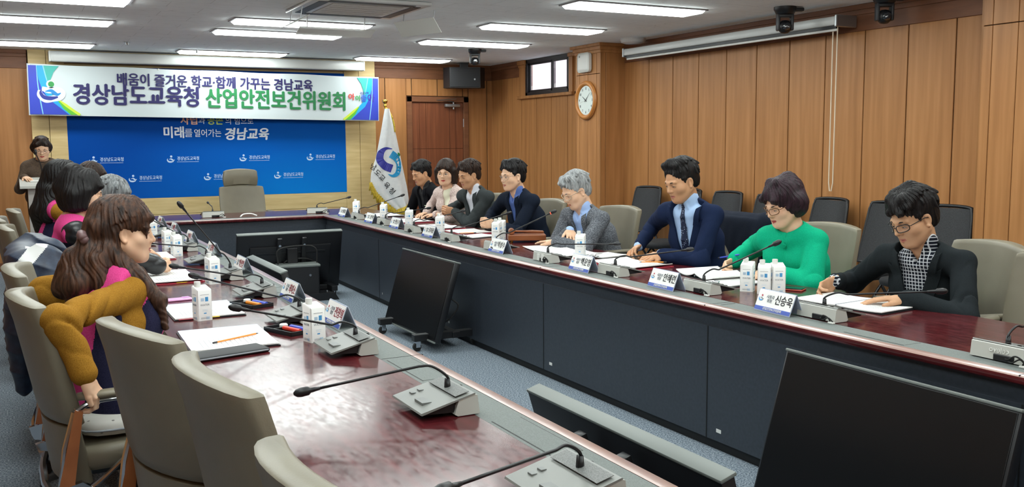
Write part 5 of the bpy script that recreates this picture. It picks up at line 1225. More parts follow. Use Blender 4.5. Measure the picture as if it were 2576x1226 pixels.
    def sleeves(S, off, folds=1.0, cuff=.02, ease=0.0):
        for s in (1,-1):
            a, e, w_, A = arms[s]
            def seg(p0, p1, r0, r1, ph, near, s=s):
                p0 = np.array(p0,f32); p1 = np.array(p1,f32); ab = p1-p0; pa = np.cross(ab, np.array((.3,.5,.8),f32)); pa /= np.linalg.norm(pa); Ls = float(ab@ab); ln = math.sqrt(Ls)
                def fn(p):
                    q = p-p0; t = np.clip(q@ab/Ls,0,1); rv = q-t[...,None]*ab
                    amp = np.exp(-((t-near)/.4)**2)+.25
                    an = rv@pa; fo = (np.clip(1-np.abs(np.sin(t*ln*26+an*30*(1 if ph > 0 else -1)+1.9*wob(p,15,ph)+ph)),0,1)**2.5)*.0115*folds*amp*np.clip(.65+wob(p,9,ph+1),0,1.2)+.0042*wob(p,16,ph)*folds
                    return np.sqrt((rv**2).sum(-1))-(r0+(r1-r0)*t)+fo
                S.add(fn, (p0+p1)/2, ln/2+max(r0,r1)+.01, .022)
            d = (w_-e)/np.linalg.norm(w_-e); big = 1.0 if not fem else .9
            seg(a, e, (.05+off+ease)*big, (.044+off+ease)*big, 1.0*s+.3, 1.0); seg(e, w_-d*cuff, (.045+off+ease)*big, (.034+off+ease*.6)*big, 2.0*s, .0)
        return S
    Vz = outfit.get('v', -.30)                     # bottom of the front opening below the neck base, along the trunk
    v0 = Nb+up*Vz; 
    def vcut(S, tan, off=0, top=.0, vz=None):
        o_ = np.array(v0 if vz is None else Nb+up*vz, f32); u = np.array(sd,f32); g = np.array(up,f32); fr = np.array(np.cross(up, sd)*1,f32)
        fr = np.array(fw - up*(fw@up), f32); fr /= np.linalg.norm(fr)
        def fn(p):
            q = p-o_; x = q@u; hh = q@g; v = q@fr; wv = np.clip(hh,0,None)*tan+off
            return np.maximum(np.maximum((np.abs(x)-wv)*.9, -v-.0), -hh)
        S.cut(fn, Nb+up*(Vz/2)+fr*.05, .5, .004)
    def build(name, S, mat, hh=hc, cl=None, relax=1): p_, F_ = surface(S, hh, relax=relax); return npmesh(name, p_, F_, mat, o, cl)
    kind = outfit['kind']
    def on_front(T0, hs, xs, off):                # points at height hs above the V bottom and offset xs, on the cloth surface
        fr = fw - up*(fw@up); fr /= np.linalg.norm(fr); base = v0+np.outer(hs, up)+np.outer(xs, sd); lo_ = np.full(len(hs), -.03); hi_ = np.full(len(hs), .34)
        for _ in range(16):
            m = (lo_+hi_)/2; ins = T0.eval((base+fr*m[:,None])[None].astype(f32))[0] < off; lo_ = np.where(ins, m, lo_); hi_ = np.where(ins, hi_, m)
        return base+fr*lo_[:,None], fr
    def lapels(off, tan, mat, lw=.066):
        T0 = torso(off); Hh = -Vz; n, k = 22, 6
        for s in (1,-1):
            for nm, h0, h1, fi, fo in (('lapel', -.02, .76, 0.0, 1.0), ('collar', .735, .985, -.05, .62)):
                hs, xs = [], []
                for i in range(n+1):
                    q = h0+(h1-h0)*i/n; hh = q*Hh
                    for j in range(k+1):
                        t = j/k; e = max(hh,0)*tan
                        if nm == 'lapel': w_ = lw*min(1, .25+q/.5)*(1 if q < .66 else 1-.0*(q-.66)); x = e-.004+w_*t; hq = hh+ (.030*t*t if q > .6 else .030*t*t*max(0,q)/.6)
                        else: w_ = lw*.62*(1-.25*(q-h0)/(h1-h0)); x = e-.006+w_*t; hq = hh+.012*t
                        hs.append(hq); xs.append(s*x)
                pts, fr = on_front(T0, np.array(hs), np.array(xs), .0045); bm = B(); G = []
                for lift in (.0075 if nm == 'lapel' else .0085, -.004): G.append([[bm.verts.new(Vector(pts[i*(k+1)+j]+fr*(lift+.002*(j == k)*(lift > 0)))) for j in range(k+1)] for i in range(n+1)])
                for i in range(n):
                    for j in range(k): bm.faces.new((G[0][i][j],G[0][i][j+1],G[0][i+1][j+1],G[0][i+1][j]))
                    for j in (0,k): bm.faces.new((G[0][i][j],G[0][i+1][j],G[1][i+1][j],G[1][i][j]))
                for i in (0,n):
                    for j in range(k): bm.faces.new((G[0][i][j],G[0][i][j+1],G[1][i][j+1],G[1][i][j]))
                link(nm, bm, mat, o, auto=45)
    if kind == 'suit':
        tan = outfit.get('tan', .27)
        J = torso(.016); vcut(J, tan, .004)
        sleeves(J, .014, outfit.get('folds',1.0))
        # stand of the jacket collar round the back of the neck
        J.cone(Nb+sd*.052-fw*.028+up*.004, Nb-fw*.06+up*.018, .02, .02, .015); J.cone(Nb-sd*.052-fw*.028+up*.004, Nb-fw*.06+up*.018, .02, .02, .015)
        J.ell(W(0,-.022,-.07), (.05*sc,.05*sc,.075*sc), .008, cut=True, rot=Rm)
        o_ = np.array(v0,f32); u_ = np.array(sd,f32); g_ = np.array(up,f32); fr_ = np.array(fw - up*(fw@up), f32); fr_ /= np.linalg.norm(fr_); Hh = -Vz
        def jpost(P_, d):
            q = P_-o_; xs = q@u_; x = np.abs(xs); hh = q@g_; v = q@fr_
            c = np.exp(-((xs+.012)/.004)**2)*((hh < 0) & (v > 0))
            pk = np.exp(-((hh-Hh*.42+.15*(xs+.12))/.003)**2)*((xs < -.075) & (xs > -.15) & (v > 0))
            return d+.005*c+.003*pk+.0052*wob(P_, 13, .4)+.0016*wob(P_, 43, 2.)
        J.post = jpost
        build('jacket', J, outfit['jacket']); lapels(.016, tan, outfit['jacket'])
        Q = torso(.004, sh_=False); Q.cone(Nb-up*.03, Nb+up*.03+fw*.006, .07*sc*neck, .064*sc*neck, .012)
        for s in (1,-1):
            Q.cone(Nb+sd*s*.05+up*.036, Nb+fw*.062+sd*s*.014+up*.012, .0125, .012, .01); Q.cone(Nb+fw*.062+sd*s*.016+up*.014, Nb+fw*.078+sd*s*.036-up*.038, .012, .005, .01); Q.cone(Nb+sd*s*.052+up*.034, Nb-fw*.06+up*.05, .013, .013, .012)
        Q.ell(W(0,-.022,-.07), (.0515*sc*neck,.0515*sc*neck,.08*sc), .003, cut=True, rot=Rm)
        if not outfit.get('tie'):
            o2 = np.array(Nb+up*(-.055),f32); u = np.array(sd,f32); g = np.array(up,f32); fr = np.array(fw,f32)
            Q.cut(lambda p: np.maximum(np.maximum(np.abs((p-o2)@u)-np.clip((p-o2)@g,0,None)*.42, -((p-o2)@fr)), -((p-o2)@g)), Nb+fw*.06, .16, .003)
        for s in (1,-1):
            a, e, w_, A = arms[s]; d = (w_-e)/np.linalg.norm(w_-e); Q.cone(w_-d*.05, w_-d*.004, .038, .035, .004)
        Q.post = lambda P_, d: d+.0015*wob(P_, 30, .9)
        build('shirt', Q, outfit['shirt'], hc*.85)
        if outfit.get('tie'):
            T = Solid(); fr = fw-up*(fw@up); fr /= np.linalg.norm(fr); base = torso(.004, sh_=False)
            pts = [Nb+fw*.068+up*.004]
            for t_ in np.linspace(.06, -Vz+.02, 6):
                c = Nb-up*t_; lo_, hi_ = 0., .3
                for _ in range(18):
                    m = (lo_+hi_)/2; 
                    if base.eval(np.array((c+fr*m)[None,None],f32))[0,0] < .006: lo_ = m
                    else: hi_ = m
                pts.append(c+fr*lo_)
            T.ecap(pts[0]+up*.008, pts[0]-up*.03+fr*.004, sd, .02, .012, .013, .011, .004)
            for a, b, wa_, wb_ in zip(pts[1:-1], pts[2:], (.017,.022,.027,.031,.034), (.022,.027,.031,.034,.036)): T.ecap(a, b, sd, wa_, .006, wb_, .006, .01)
            T.cone(pts[0]-up*.03, pts[1], .012, .014, .01)
            build('tie', T, outfit['tie'], hc*.6)
    elif kind == 'coat':                           # collarless closed jacket
        J = torso(.02); sleeves(J, .018, outfit.get('folds',1.0), ease=outfit.get('ease',.0))
        J.ell(Nb+fw*.02+up*.035, (.078,.085,.06), .01, cut=True)
        if outfit.get('open'): vcut(J, outfit['open'], .004)
        J.ell(W(0,-.022,-.07), (.05*sc,.05*sc,.075*sc), .008, cut=True, rot=Rm)
        
        u_ = np.array(sd,f32); fw_ = np.array(fw,f32); nb_ = np.array(Nb,f32)
        J.post = lambda P_, d: d+.0036*wob(P_, 14, .4)+.0014*wob(P_, 43, 2.)+.0045*np.exp(-(((P_-nb_)@u_+.014)/.004)**2)*((P_-nb_)@fw_ > 0)
        build('jacket', J, outfit['jacket'])
        Q = torso(.004, sh_=False)
        if outfit.get('high'):
            Q.cone(Nb-up*.03, W(0,-.02,-.075), .07, .0565*sc, .012); Q.ell(W(0,-.03,-.02), (.05*sc,.05*sc,.05*sc), .003, cut=True, rot=Rm)
        build('inner_top', Q, outfit['shirt'], hc*1.1)
        for k, (dz, dx) in enumerate(outfit.get('buttons', ())):
            bm = B(); fr = fw-up*(fw@up); fr /= np.linalg.norm(fr); c = Nb+up*dz+sd*dx; base = torso(.02); lo_, hi_ = 0., .3
            for _ in range(18):
                m = (lo_+hi_)/2
                if base.eval(np.array((c+fr*m)[None,None],f32))[0,0] < .0: lo_ = m
                else: hi_ = m
            p0 = c+fr*lo_; tube(bm, [Vector(p0-fr*.004), Vector(p0+fr*.005)], .0125, 16); link('button', bm, outfit['jacket'], o, auto=40)
    elif kind == 'vest':
        Q = torso(.008); sleeves(Q, .014, outfit.get('folds',1.2), ease=outfit.get('ease',.008))
        Q.ell(Nb+fw*.015+up*.04, (.07,.075,.06), .01, cut=True)
        Q.post = lambda P_, d: d+.0024*wob(P_, 21, .4)+.0014*wob(P_, 51, 2.)
        build('shirt', Q, outfit['shirt'])
        J = torso(.027)
        for s in (1,-1): J.cone(sh[s]+sd*s*.085+up*.06, sh[s]+sd*s*.06-up*.16, .055, .066, .02, cut=True)
        J.ell(Nb+fw*.02+up*.045, (.085,.09,.06), .01, cut=True); vcut(J, .25, .004)
        J.post = lambda P_, d: d+.002*wob(P_, 18, .4)
        sdf, upf = np.array(sd,f32), np.array(up,f32); chf = np.array(ch,f32); fwf = np.array(fw,f32); ex = outfit.get('side', .118)
        def cl(c):
            q = c-chf; x = np.abs(q@sdf); z = q@upf; y = q@fwf
            return ((x > ex+.012+.12*np.clip(z,0,.3)) & (z < .12) | (x > ex+.045)&(z<.1) ).astype(int)
        build('vest', J, outfit['vest'], cl=cl)
    if outfit.get('badge'):
        x_, z_ = outfit['badge'][:2]; base = torso(.016); fr = fw-up*(fw@up); fr /= np.linalg.norm(fr); c = Nb+up*z_+sd*x_; lo_, hi_ = -.05, .3
        for _ in range(18):
            m = (lo_+hi_)/2
            if base.eval(np.array((c+fr*m)[None,None],f32))[0,0] < .013: lo_ = m
            else: hi_ = m
        p0 = c+fr*lo_; bm = B(); box(bm, -.026, .026, -.019, .019, -.001, .002, .0008, 1); b_ = link('name_badge', bm, outfit['badge'][2], o); b_.matrix_local = MX(p0, Vector(sd)+Vector(up)*outfit.get('btilt',.0), up)
    # ---- legs
    T = Solid(); lg = outfit.get('legs') or M['trouser']
    if standing:
        for s in (1,-1): T.cone(pel+sd*s*.085, pel+sd*s*.09+np.array((0,.02,-.45)), .085, .06, .03); T.cone(pel+sd*s*.09+np.array((0,.02,-.45)), pel+sd*s*.09+np.array((0,0,-.86)), .06, .05, .02)
        kn = None; ft = [pel+sd*s*.09+np.array((0,.03,-.9)) for s in (1,-1)]
    else:
        fl = outfit.get('foot', .12)
        ft = []
        for s in (1,-1):
            hp = pel+sd*s*.09; kn = hp+fw*.42+sd*s*.05+np.array((0,0,-.03)); an = np.array((kn[0],kn[1]+fl-.12,.1)); T.cone(hp, kn, .09, .066, .03); T.cone(kn, an, .066, .05, .02); ft.append(an)
    T.ell(pel, (.17,.13,.1), .03); T.post = lambda P_, d: d+.003*wob(P_, 16, .4)
    build('trousers', T, lg, .012)
    for a in ft:
        K = Solid(); K.ecap(np.array((a[0],a[1]-.05,.045)), np.array((a[0],a[1]+.15,.035)), (1,0,0), .04, .04, .043, .03, .02); K.cone(np.array((a[0],a[1]-.02,.05)), np.array((a[0],a[1],.11)), .04, .04, .02)
        K.cut(lambda p: p[...,2]-.003, np.array((a[0],a[1],-.1)), .4, .004) if False else None
        build('shoe', K, M['shoe'], .009)
    return o, W, dict(Nb=Nb, Sc=Sc, ch=ch, up=up, sd=sd, fw=fw, sh=sh, arms=arms, pel=pel)
def cloth(name, c1, c2, scale=180, bump=.25, rough=.85, stretch=(1,1,1), sheen=0): return N(name, [(.35,c1),(.65,c2)], scale*2, stretch, rough, 2, bump=bump, dist=.0015, spec=.08, sheen=sheen)
M['trouser'] = cloth('dark_trousers', '1B1C22', '23242B'); M['shoe'] = P('black_shoe_leather', '131212', .35)
def check_mat():
    m = P('checked_shirt_cloth', 'FFFFFF', .8, spec=.2); nt = m.node_tree; b = nt.nodes['Principled BSDF']; tc = nt.nodes.new('ShaderNodeTexCoord'); mixes = []
    sep = nt.nodes.new('ShaderNodeSeparateXYZ'); nt.links.new(tc.outputs['Object'], sep.inputs[0])
    def stripe(out, f, wd):
        a = nt.nodes.new('ShaderNodeMath'); a.operation = 'MULTIPLY'; a.inputs[1].default_value = f; nt.links.new(out, a.inputs[0])
        fr = nt.nodes.new('ShaderNodeMath'); fr.operation = 'FRACT'; nt.links.new(a.outputs[0], fr.inputs[0])
        l = nt.nodes.new('ShaderNodeMath'); l.operation = 'LESS_THAN'; l.inputs[1].default_value = wd; nt.links.new(fr.outputs[0], l.inputs[0]); return l.outputs[0]
    mx = nt.nodes.new('ShaderNodeMath'); mx.operation = 'MAXIMUM'; nt.links.new(stripe(sep.outputs[0],62,.24), mx.inputs[0]); nt.links.new(stripe(sep.outputs[2],58,.24), mx.inputs[1])
    r = _ramp(nt, mx.outputs[0], [(0,'151A26'),(1,'C9CED4')]); nt.links.new(r.outputs[0], b.inputs['Base Color']); return m
def dots_mat(name, base, dot, scale, size):
    m = P(name, base, .6, spec=.35); nt = m.node_tree; b = nt.nodes['Principled BSDF']; v = _tex(nt, 'Voronoi', scale); v.inputs['Randomness'].default_value = .25
    r = _ramp(nt, v.outputs['Distance'], [(0,dot),(size,dot),(size+.02,base)]); nt.links.new(r.outputs[0], b.inputs['Base Color']); return m
# ================================================================ the people
BLK = P('black_spectacle_frame', '101012', .3); GLB = (BLK, .0021, .0215, .0165)
GBR = (P('tortoise_spectacle_frame','6A4526',.3), .0022, .021, .0175); GCL = (P('pale_spectacle_frame','C9B7A2',.25), .0022, .021, .0175); GSV = (P('thin_silver_frame','8D8B88',.25,metal=.8), .0011, .0215, .016)
GGD = (P('thin_gold_frame','9C7B4A',.25,metal=.8), .001, .0225, .0195)
FL = dict(curl=(.14,.16,.18,.22), spread=.06, thumb=(.45,.2))
CLASP = dict(curl=(.75,.8,.85,.85), spread=.02, thumb=(.25,.35))
BADGE = P('pale_green_card', 'C9D3B4', .5); BADGEW = P('white_card', 'DCDDD8', .5)
person('man in black blazer over a black and white checked shirt, reading with black glasses', (4.14,3.2), PI/2, (-.055,.26,1.125), turn=(-.16,.42,.03), tyaw=.22, hip=(0,.03), sc=1.1, skin=0,
    hair=dict(kind='short', vol=.012, nape=-.05, amp=1.5, hairline=.006, locks=[((-.04,.05,.12),(.025,.088,.07),.03,.018),((.02,.06,.12),(-.04,.092,.068),.03,.017),((.045,.045,.105),(.062,.062,.055),.027,.016),((0,-.03,.14),(.05,.02,.13),.03,.02),((-.05,.0,.125),(-.06,.06,.09),.03,.02)]),
    gl=GLB, shw=.19, belly=.03, h=.0024, hc=.005,
    R_=dict(w=(.29,.42,.785), f=(.15,.85,-.38), n=(-.85,.25,-.45), curl=(.45,.55,.7,.8), pole=(.7,-.3,-.4), thumb=(.6,.2)),
    L_=dict(w=(-.155,.43,.757), f=(.72,.69,-.03), n=(0,.0,-1), pole=(-.8,-.2,-.35), **FL),
    outfit=dict(kind='suit', jacket=cloth('black_blazer_cloth','1B2023','262B2E',240,.3), shirt=check_mat(), v=-.36, tan=.27, folds=1.2))
person('woman in a bright green collarless jacket, writing with a blue pen', (4.14,4.08), PI/2, (-.05,.26,1.142), turn=(-.08,.34,.02), tyaw=.25, hip=(0,.03), sc=1.03, skin=1, female=True, hcol='plum',
    hair=dict(kind='bob', len=-.045, vol=.018, amp=1.3, hairline=.004, sy=-.022, locks=[((-.03,.03,.14),(.04,.096,.07),.03,.02),((.02,.03,.14),(-.045,.09,.06),.03,.02),((.06,.0,.11),(.078,.035,.0),.028,.014),((-.06,.0,.11),(-.078,.035,.0),.028,.014),((0,-.07,.12),(.0,-.1,.02),.05,.045)]),
    gl=GBR, shw=.15, h=.0025, hc=.005, lip=LIPW, 
    R_=dict(w=(.29,.33,.785), f=(-.05,.9,-.25), n=(-.85,0,-.5), curl=(.8,.9,1,1), spread=.02, pole=(.8,-.3,-.3), thumb=(.3,.35)),
    L_=dict(w=(-.08,.37,.765), f=(.45,.85,-.1), n=(.3,0,-.95), curl=(.45,.5,.55,.6), pole=(-.8,-.2,-.3)),
    outfit=dict(kind='coat', jacket=cloth('green_wool','0B9A72','14AD83',160,.35), shirt=M['black_fabric'], v=-.3, folds=.9, ease=.012, buttons=[(-.055,-.012)], open=None))
person('man in navy suit with pale blue shirt and dotted navy tie, head bowed', (4.14,5.0), PI/2, (-.05,.27,1.245), turn=(.0,.34,.02), tyaw=.32, hip=(0,.04), sc=1.1, skin=2,
    hair=dict(kind='short', vol=.01, nape=-.04, hairline=.02, amp=1.2, locks=[((-.045,.045,.118),(.03,.07,.126),.022,.018),((.0,.04,.132),(.05,.05,.112),.024,.02),((-.05,.0,.125),(.0,.05,.138),.026,.022)]),
    shw=.178, h=.0026, hc=.0052, jaw=.95,
    R_=dict(w=(.3,.36,.79), f=(-.35,.85,-.22), n=(-.5,.1,-.85), curl=(.5,.55,.6,.7), pole=(.8,-.3,-.3)),
    L_=dict(w=(-.02,.41,.772), f=(.1,.95,-.16), n=(.3,0,-.95), curl=(.25,.3,.35,.4), spread=.07, pole=(-.8,-.25,-.3), thumb=(.4,.2)),
    outfit=dict(kind='suit', jacket=cloth('navy_suiting','17213A','1E2A48',260,.2), shirt=P('pale_blue_shirt','A9C6EE',.75), tie=dots_mat('navy_dotted_tie','18223E','B9C4D8',75,.22), v=-.42, tan=.26, folds=1.2))
person('grey-haired man in grey tweed jacket with arms folded on the table', (4.1,6.15), PI/2, (-.02,.31,1.135), turn=(-.05,.46,.02), tyaw=.2, hip=(0,.04), sc=1.08, skin=1, hcol='grey',
    hair=dict(kind='short', vol=.01, nape=-.055, amp=1.5, hairline=.014, locks=[((-.04,.04,.118),(.03,.08,.1),.026,.015),((.03,.05,.118),(-.03,.083,.095),.024,.014),((.05,.03,.1),(.07,.05,.06),.022,.014)]), brow=P('grey_eyebrow','77777A',.8),
    gl=GCL, shw=.18, h=.0027, hc=.0055,
    R_=dict(w=(-.04,.38,.84), f=(-.85,.35,-.38), n=(-.2,.2,-1), curl=(.3,.35,.35,.4), spread=.12, pole=(.9,-.1,-.3), thumb=(.5,.2)),
    L_=dict(w=(-.02,.49,.757), f=(.9,.3,-.02), n=(0,0,-1), pole=(-.9,-.1,-.3), **FL),
    outfit=dict(kind='suit', jacket=N('grey_tweed',[(.35,'3F434A'),(.5,'565A61'),(.66,'7C8087')],150,rough=.9,detail=3,bump=.4,dist=.002), shirt=P('sky_shirt','A4C0F0',.75), v=-.36, tan=.2, folds=1.3))
o, W, K = person('man in navy jacket with hands clasped beside the gavel block', (4.14,7.4), PI/2, (-.03,.24,1.21), turn=(.1,.12,.0), tyaw=.25, sc=1.07, skin=1, eyes='half',
    hair=dict(kind='short', vol=.009, nape=-.05, amp=1.2, hairline=.012, locks=[((.03,.045,.122),(-.035,.085,.088),.024,.013),((.0,.05,.122),(-.055,.07,.075),.022,.012),((.035,.05,.115),(.06,.066,.07),.022,.012)]),
    gl=GSV, shw=.176, h=.003, hc=.006,
    R_=dict(w=(.23,.38,.79), f=(-.5,.85,.12), n=(-.85,-.5,.1), pole=(.9,-.2,-.3), **CLASP), L_=dict(w=(.05,.38,.79), f=(.55,.82,.12), n=(.82,-.55,.1), pole=(-.9,-.2,-.3), **CLASP),
    outfit=dict(kind='suit', jacket=cloth('dark_navy_cloth','151B28','1D2534',240,.2), shirt=P('mid_blue_shirt','4E68A8',.75), v=-.34, tan=.18, badge=(-.10,-.2,BADGE), folds=1.1))
person('man in grey jacket with open white collar, clasped hands raised', (4.14,8.3), PI/2, (-.03,.24,1.195), turn=(.12,.28,.0), tyaw=.28, sc=1.06, skin=2, hcol='brown',
    hair=dict(kind='short', vol=.01, nape=-.05, amp=1.5, hairline=.01, locks=[((.02,.05,.12),(-.04,.086,.08),.024,.013),((-.02,.05,.12),(.045,.08,.078),.024,.012)]), shw=.176, h=.003, hc=.0065,
    R_=dict(w=(.33,.32,.835), f=(-.5,.85,.15), n=(-.85,-.5,.1), pole=(.9,-.2,-.4), **CLASP), L_=dict(w=(.15,.32,.835), f=(.55,.82,.15), n=(.82,-.55,.1), pole=(-.9,-.2,-.3), **CLASP),
    outfit=dict(kind='suit', jacket=cloth('charcoal_grey_wool','34393B','434849',200,.3), shirt=P('white_shirt','D9DCE6',.75), v=-.34, tan=.22, badge=(-.10,-.17,BADGEW), folds=1.2))
person('woman in pale pink tweed jacket and thin glasses looking toward the camera', (4.16,8.97), PI/2, (-.02,.21,1.19), turn=(.85,.06,.0), tyaw=.3, sc=1.02, skin=1, female=True, hcol='brown', eyes='open', look=.6,
    hair=dict(kind='bob', len=-.105, vol=.014, amp=1.0, locks=[((-.01,.03,.13),(.05,.09,.07),.026,.016),((.0,.03,.13),(-.055,.088,.06),.026,.016)]), gl=GGD, shw=.15, h=.003, hc=.0065, lip=LIPW,
    R_=dict(w=(.2,.34,.775), f=(-.4,.9,-.05), n=(0,0,-1), pole=(.9,-.2,-.3)), L_=dict(w=(-.02,.34,.775), f=(.4,.9,-.05), n=(0,0,-1), pole=(-.9,-.2,-.3)),
    outfit=dict(kind='coat', jacket=N('pale_pink_tweed',[(.35,'AC928C'),(.55,'D2BFB8'),(.7,'E2D3CB')],120,rough=.95,detail=3,bump=.5,dist=.003), shirt=P('cream_knit','DEDCC4',.8), v=-.42, open=.12, folds=.9))
person('man in black jacket and black shirt before the door, looking down', (4.16,9.58), PI/2, (-.03,.23,1.178), turn=(.15,.34,.0), tyaw=.2, sc=1.03, skin=2,
    hair=dict(kind='short', vol=.009, nape=-.055, amp=1.3, hairline=.01, locks=[((.02,.05,.12),(-.035,.085,.082),.022,.012),((-.02,.05,.12),(.04,.08,.078),.022,.012)]), shw=.172, h=.003, hc=.0065,
    R_=dict(w=(.16,.34,.62), f=(-.5,.8,-.2), n=(0,0,-1), pole=(.9,-.2,-.3)), L_=dict(w=(-.16,.34,.62), f=(.5,.8,-.2), n=(0,0,-1), pole=(-.9,-.2,-.3)),
    outfit=dict(kind='suit', jacket=cloth('black_jacket_cloth','121317','1B1C20',240,.25), shirt=P('black_shirt','17181C',.7), v=-.34, tan=.2, badge=(-.07,-.19,BADGE), folds=1.0))
# left side, facing the U (seen from behind)
PINK, NVY = cloth('hot_pink_vest_cloth','CE3E82','DC4F92',120,.25), cloth('dark_navy_panel','23233A','2C2C46',120,.25); MUS = cloth('mustard_knit','8C6320','A2752B',140,.4)
QUILT = N('black_quilted_nylon',[(.4,'141518'),(.6,'1E1F23')],40,rough=.38,bump=.2,dist=.004); DARK = cloth('dark_wool','1F2025','2A2B30')
o, W, K = person('woman in pink vest over mustard sleeves, wavy brown hair tied back, hand on armrest', (.31,3.74), -PI/2, (-.17,.055,1.168), turn=(-.06,.06,-.06), sc=.98, skin=1, female=True, hcol='chestnut', eyes='half',
    hair=dict(kind='long', vol=.013, ears=True, amp=1.5, twist=30, locks=[((0,.03,.125),(.05,.088,.065),.028,.02),((.05,.06,.085),(.062,.076,.025),.02,.011),((.062,.076,.025),(.058,.082,-.015),.011,.005),((-.05,.06,.085),(-.062,.076,.02),.02,.011),
        ((.03,-.09,.02),(.02,-.115,-.03),.06,.05),((-.02,-.09,.02),(-.02,-.115,-.03),.06,.05)],
        falls=[((-.13,-.07,1.11),(-.10,-.12,.99),.05,.055),((-.20,-.07,1.11),(-.23,-.10,.98),.05,.05),((-.10,-.12,.99),(-.13,-.13,.89),.055,.028),((-.23,-.10,.98),(-.21,-.13,.9),.05,.03),((-.10,-.01,1.12),(-.055,.07,1.02),.034,.038),((-.055,.07,1.02),(-.01,.15,.92),.036,.03),((-.01,.15,.92),(.0,.17,.82),.03,.012),((-.08,-.05,1.08),(-.06,-.03,.96),.04,.04),((-.24,-.02,1.12),(-.29,.04,1.0),.034,.04),((-.16,-.12,1.08),(-.16,-.16,.98),.05,.05)]),
    shw=.152, h=.0026, hc=.0055, tyaw=.34,
    R_=dict(w=(.335,-.13,.735), e=(.29,-.20,.925), f=(-.05,.45,-.89), n=(-.45,-.55,-.7), curl=(.7,.75,.8,.8), spread=.03, thumb=(.3,.3)), L_=dict(w=(-.31,.0,.74), e=(-.33,-.23,.945), f=(.3,.7,-.5), n=(0,-.5,-.8), curl=(.6,.6,.7,.7)),
    outfit=dict(kind='vest', vest=[PINK, NVY], shirt=MUS, v=-.28, folds=1.5, ease=.003))
bm = B()
for s in (-1,1):
    for q in (0,1): tube(bm, [Vector([float(v) for v in W(.028,-.155,-.02)]), Vector([float(v) for v in W(.028+s*.04,-.15+.012*q,-.005-.02*q)]), Vector([float(v) for v in W(.028+s*.058,-.145,-.018)])], [.008,.02,.015], 8)
tube(bm, [Vector([float(v) for v in W(.02,-.155,-.02)]), Vector([float(v) for v in W(.036,-.157,-.02)])], .012, 8); link('hair_ribbon', bm, P('mauve_ribbon','6E5455',.45), o, smooth=True)
person('woman with short black hair and pink vest over black quilted sleeves', (.33,6.0), -PI/2, (.0,.02,1.222), turn=(-.05,.15,0), sc=1.0, skin=1, female=True, hcol='black',
    hair=dict(kind='bob', len=-.09, vol=.016, amp=1.3, locks=[((0,-.06,.12),(.0,-.11,.03),.06,.055),((0,.03,.13),(.05,.09,.065),.028,.018)]), shw=.18, h=.003, hc=.0065, belly=.02,
    R_=dict(w=(.03,.42,.78), f=(-.55,.8,.05), n=(-.8,-.55,0), pole=(.9,-.1,-.3), **CLASP), L_=dict(w=(-.14,.42,.78), f=(.55,.8,.05), n=(.8,-.55,0), pole=(-.9,-.1,-.3), **CLASP),
    outfit=dict(kind='vest', vest=[PINK, NVY], shirt=QUILT, v=-.28, folds=2.0, ease=.016))
person('grey-haired person leaning in beyond the woman with short black hair', (.36,6.98), -PI/2, (.03,.22,1.15), turn=(.0,.45,0), sc=1.0, skin=1, hcol='salt',
    hair=dict(kind='short', vol=.016, nape=-.06, amp=1.6, locks=[((0,.03,.12),(.05,.08,.085),.03,.02)]), shw=.172, h=.0034, hc=.0075, outfit=dict(kind='suit', jacket=DARK, shirt=P('plain_white_shirt','D8DADF',.75), v=-.3),
    R_=dict(w=(.15,.36,.775), f=(-.4,.9,0), n=(0,0,-1), pole=(.9,-.2,-.3)), L_=dict(w=(-.15,.36,.775), f=(.4,.9,0), n=(0,0,-1), pole=(-.9,-.2,-.3)))
person('woman with long wavy black hair in pink vest, near the lectern', (.33,7.82), -PI/2, (.08,.0,1.245), turn=(-.1,.1,0), sc=1.0, skin=1, female=True, hcol='black',
    hair=dict(kind='long', vol=.018, amp=1.8, twist=26, locks=[((0,.03,.13),(.05,.09,.065),.028,.02),((.06,.0,.06),(.075,.01,-.06),.035,.03),((-.06,.0,.06),(-.075,.01,-.06),.035,.03),((0,-.08,.03),(0,-.11,-.06),.075,.07)],
        falls=[((.08,-.1,1.17),(.09,-.15,1.02),.085,.09),((.09,-.15,1.02),(.1,-.17,.9),.09,.05),((.0,-.09,1.17),(-.02,-.13,1.0),.07,.07),((.16,-.08,1.17),(.2,-.12,1.0),.065,.06)]), shw=.175, h=.0034, hc=.0075,
    outfit=dict(kind='vest', vest=[PINK, NVY], shirt=MUS, v=-.28, folds=1.2), R_=dict(w=(.15,.36,.775), f=(-.4,.9,0), n=(0,0,-1), pole=(.9,-.2,-.3)), L_=dict(w=(-.15,.36,.775), f=(.4,.9,0), n=(0,0,-1), pole=(-.9,-.2,-.3)))
person('brown-haired person mostly hidden behind the long black hair, farthest in the left row', (.38,8.72), -PI/2, (.05,.20,1.21), turn=(0,.25,0), sc=1.0, skin=1, hcol='brown',
    hair=dict(kind='short', vol=.02, nape=-.07, amp=1.6, locks=[((0,.03,.12),(.05,.08,.085),.03,.02)]), shw=.18, h=.0036, hc=.008, outfit=dict(kind='suit', jacket=DARK, shirt=P('grey_shirt','8F9298',.75), v=-.3),
    R_=dict(w=(.15,.36,.775), f=(-.4,.9,0), n=(0,0,-1), pole=(.9,-.2,-.3)), L_=dict(w=(-.15,.36,.775), f=(.4,.9,0), n=(0,0,-1), pole=(-.9,-.2,-.3)))
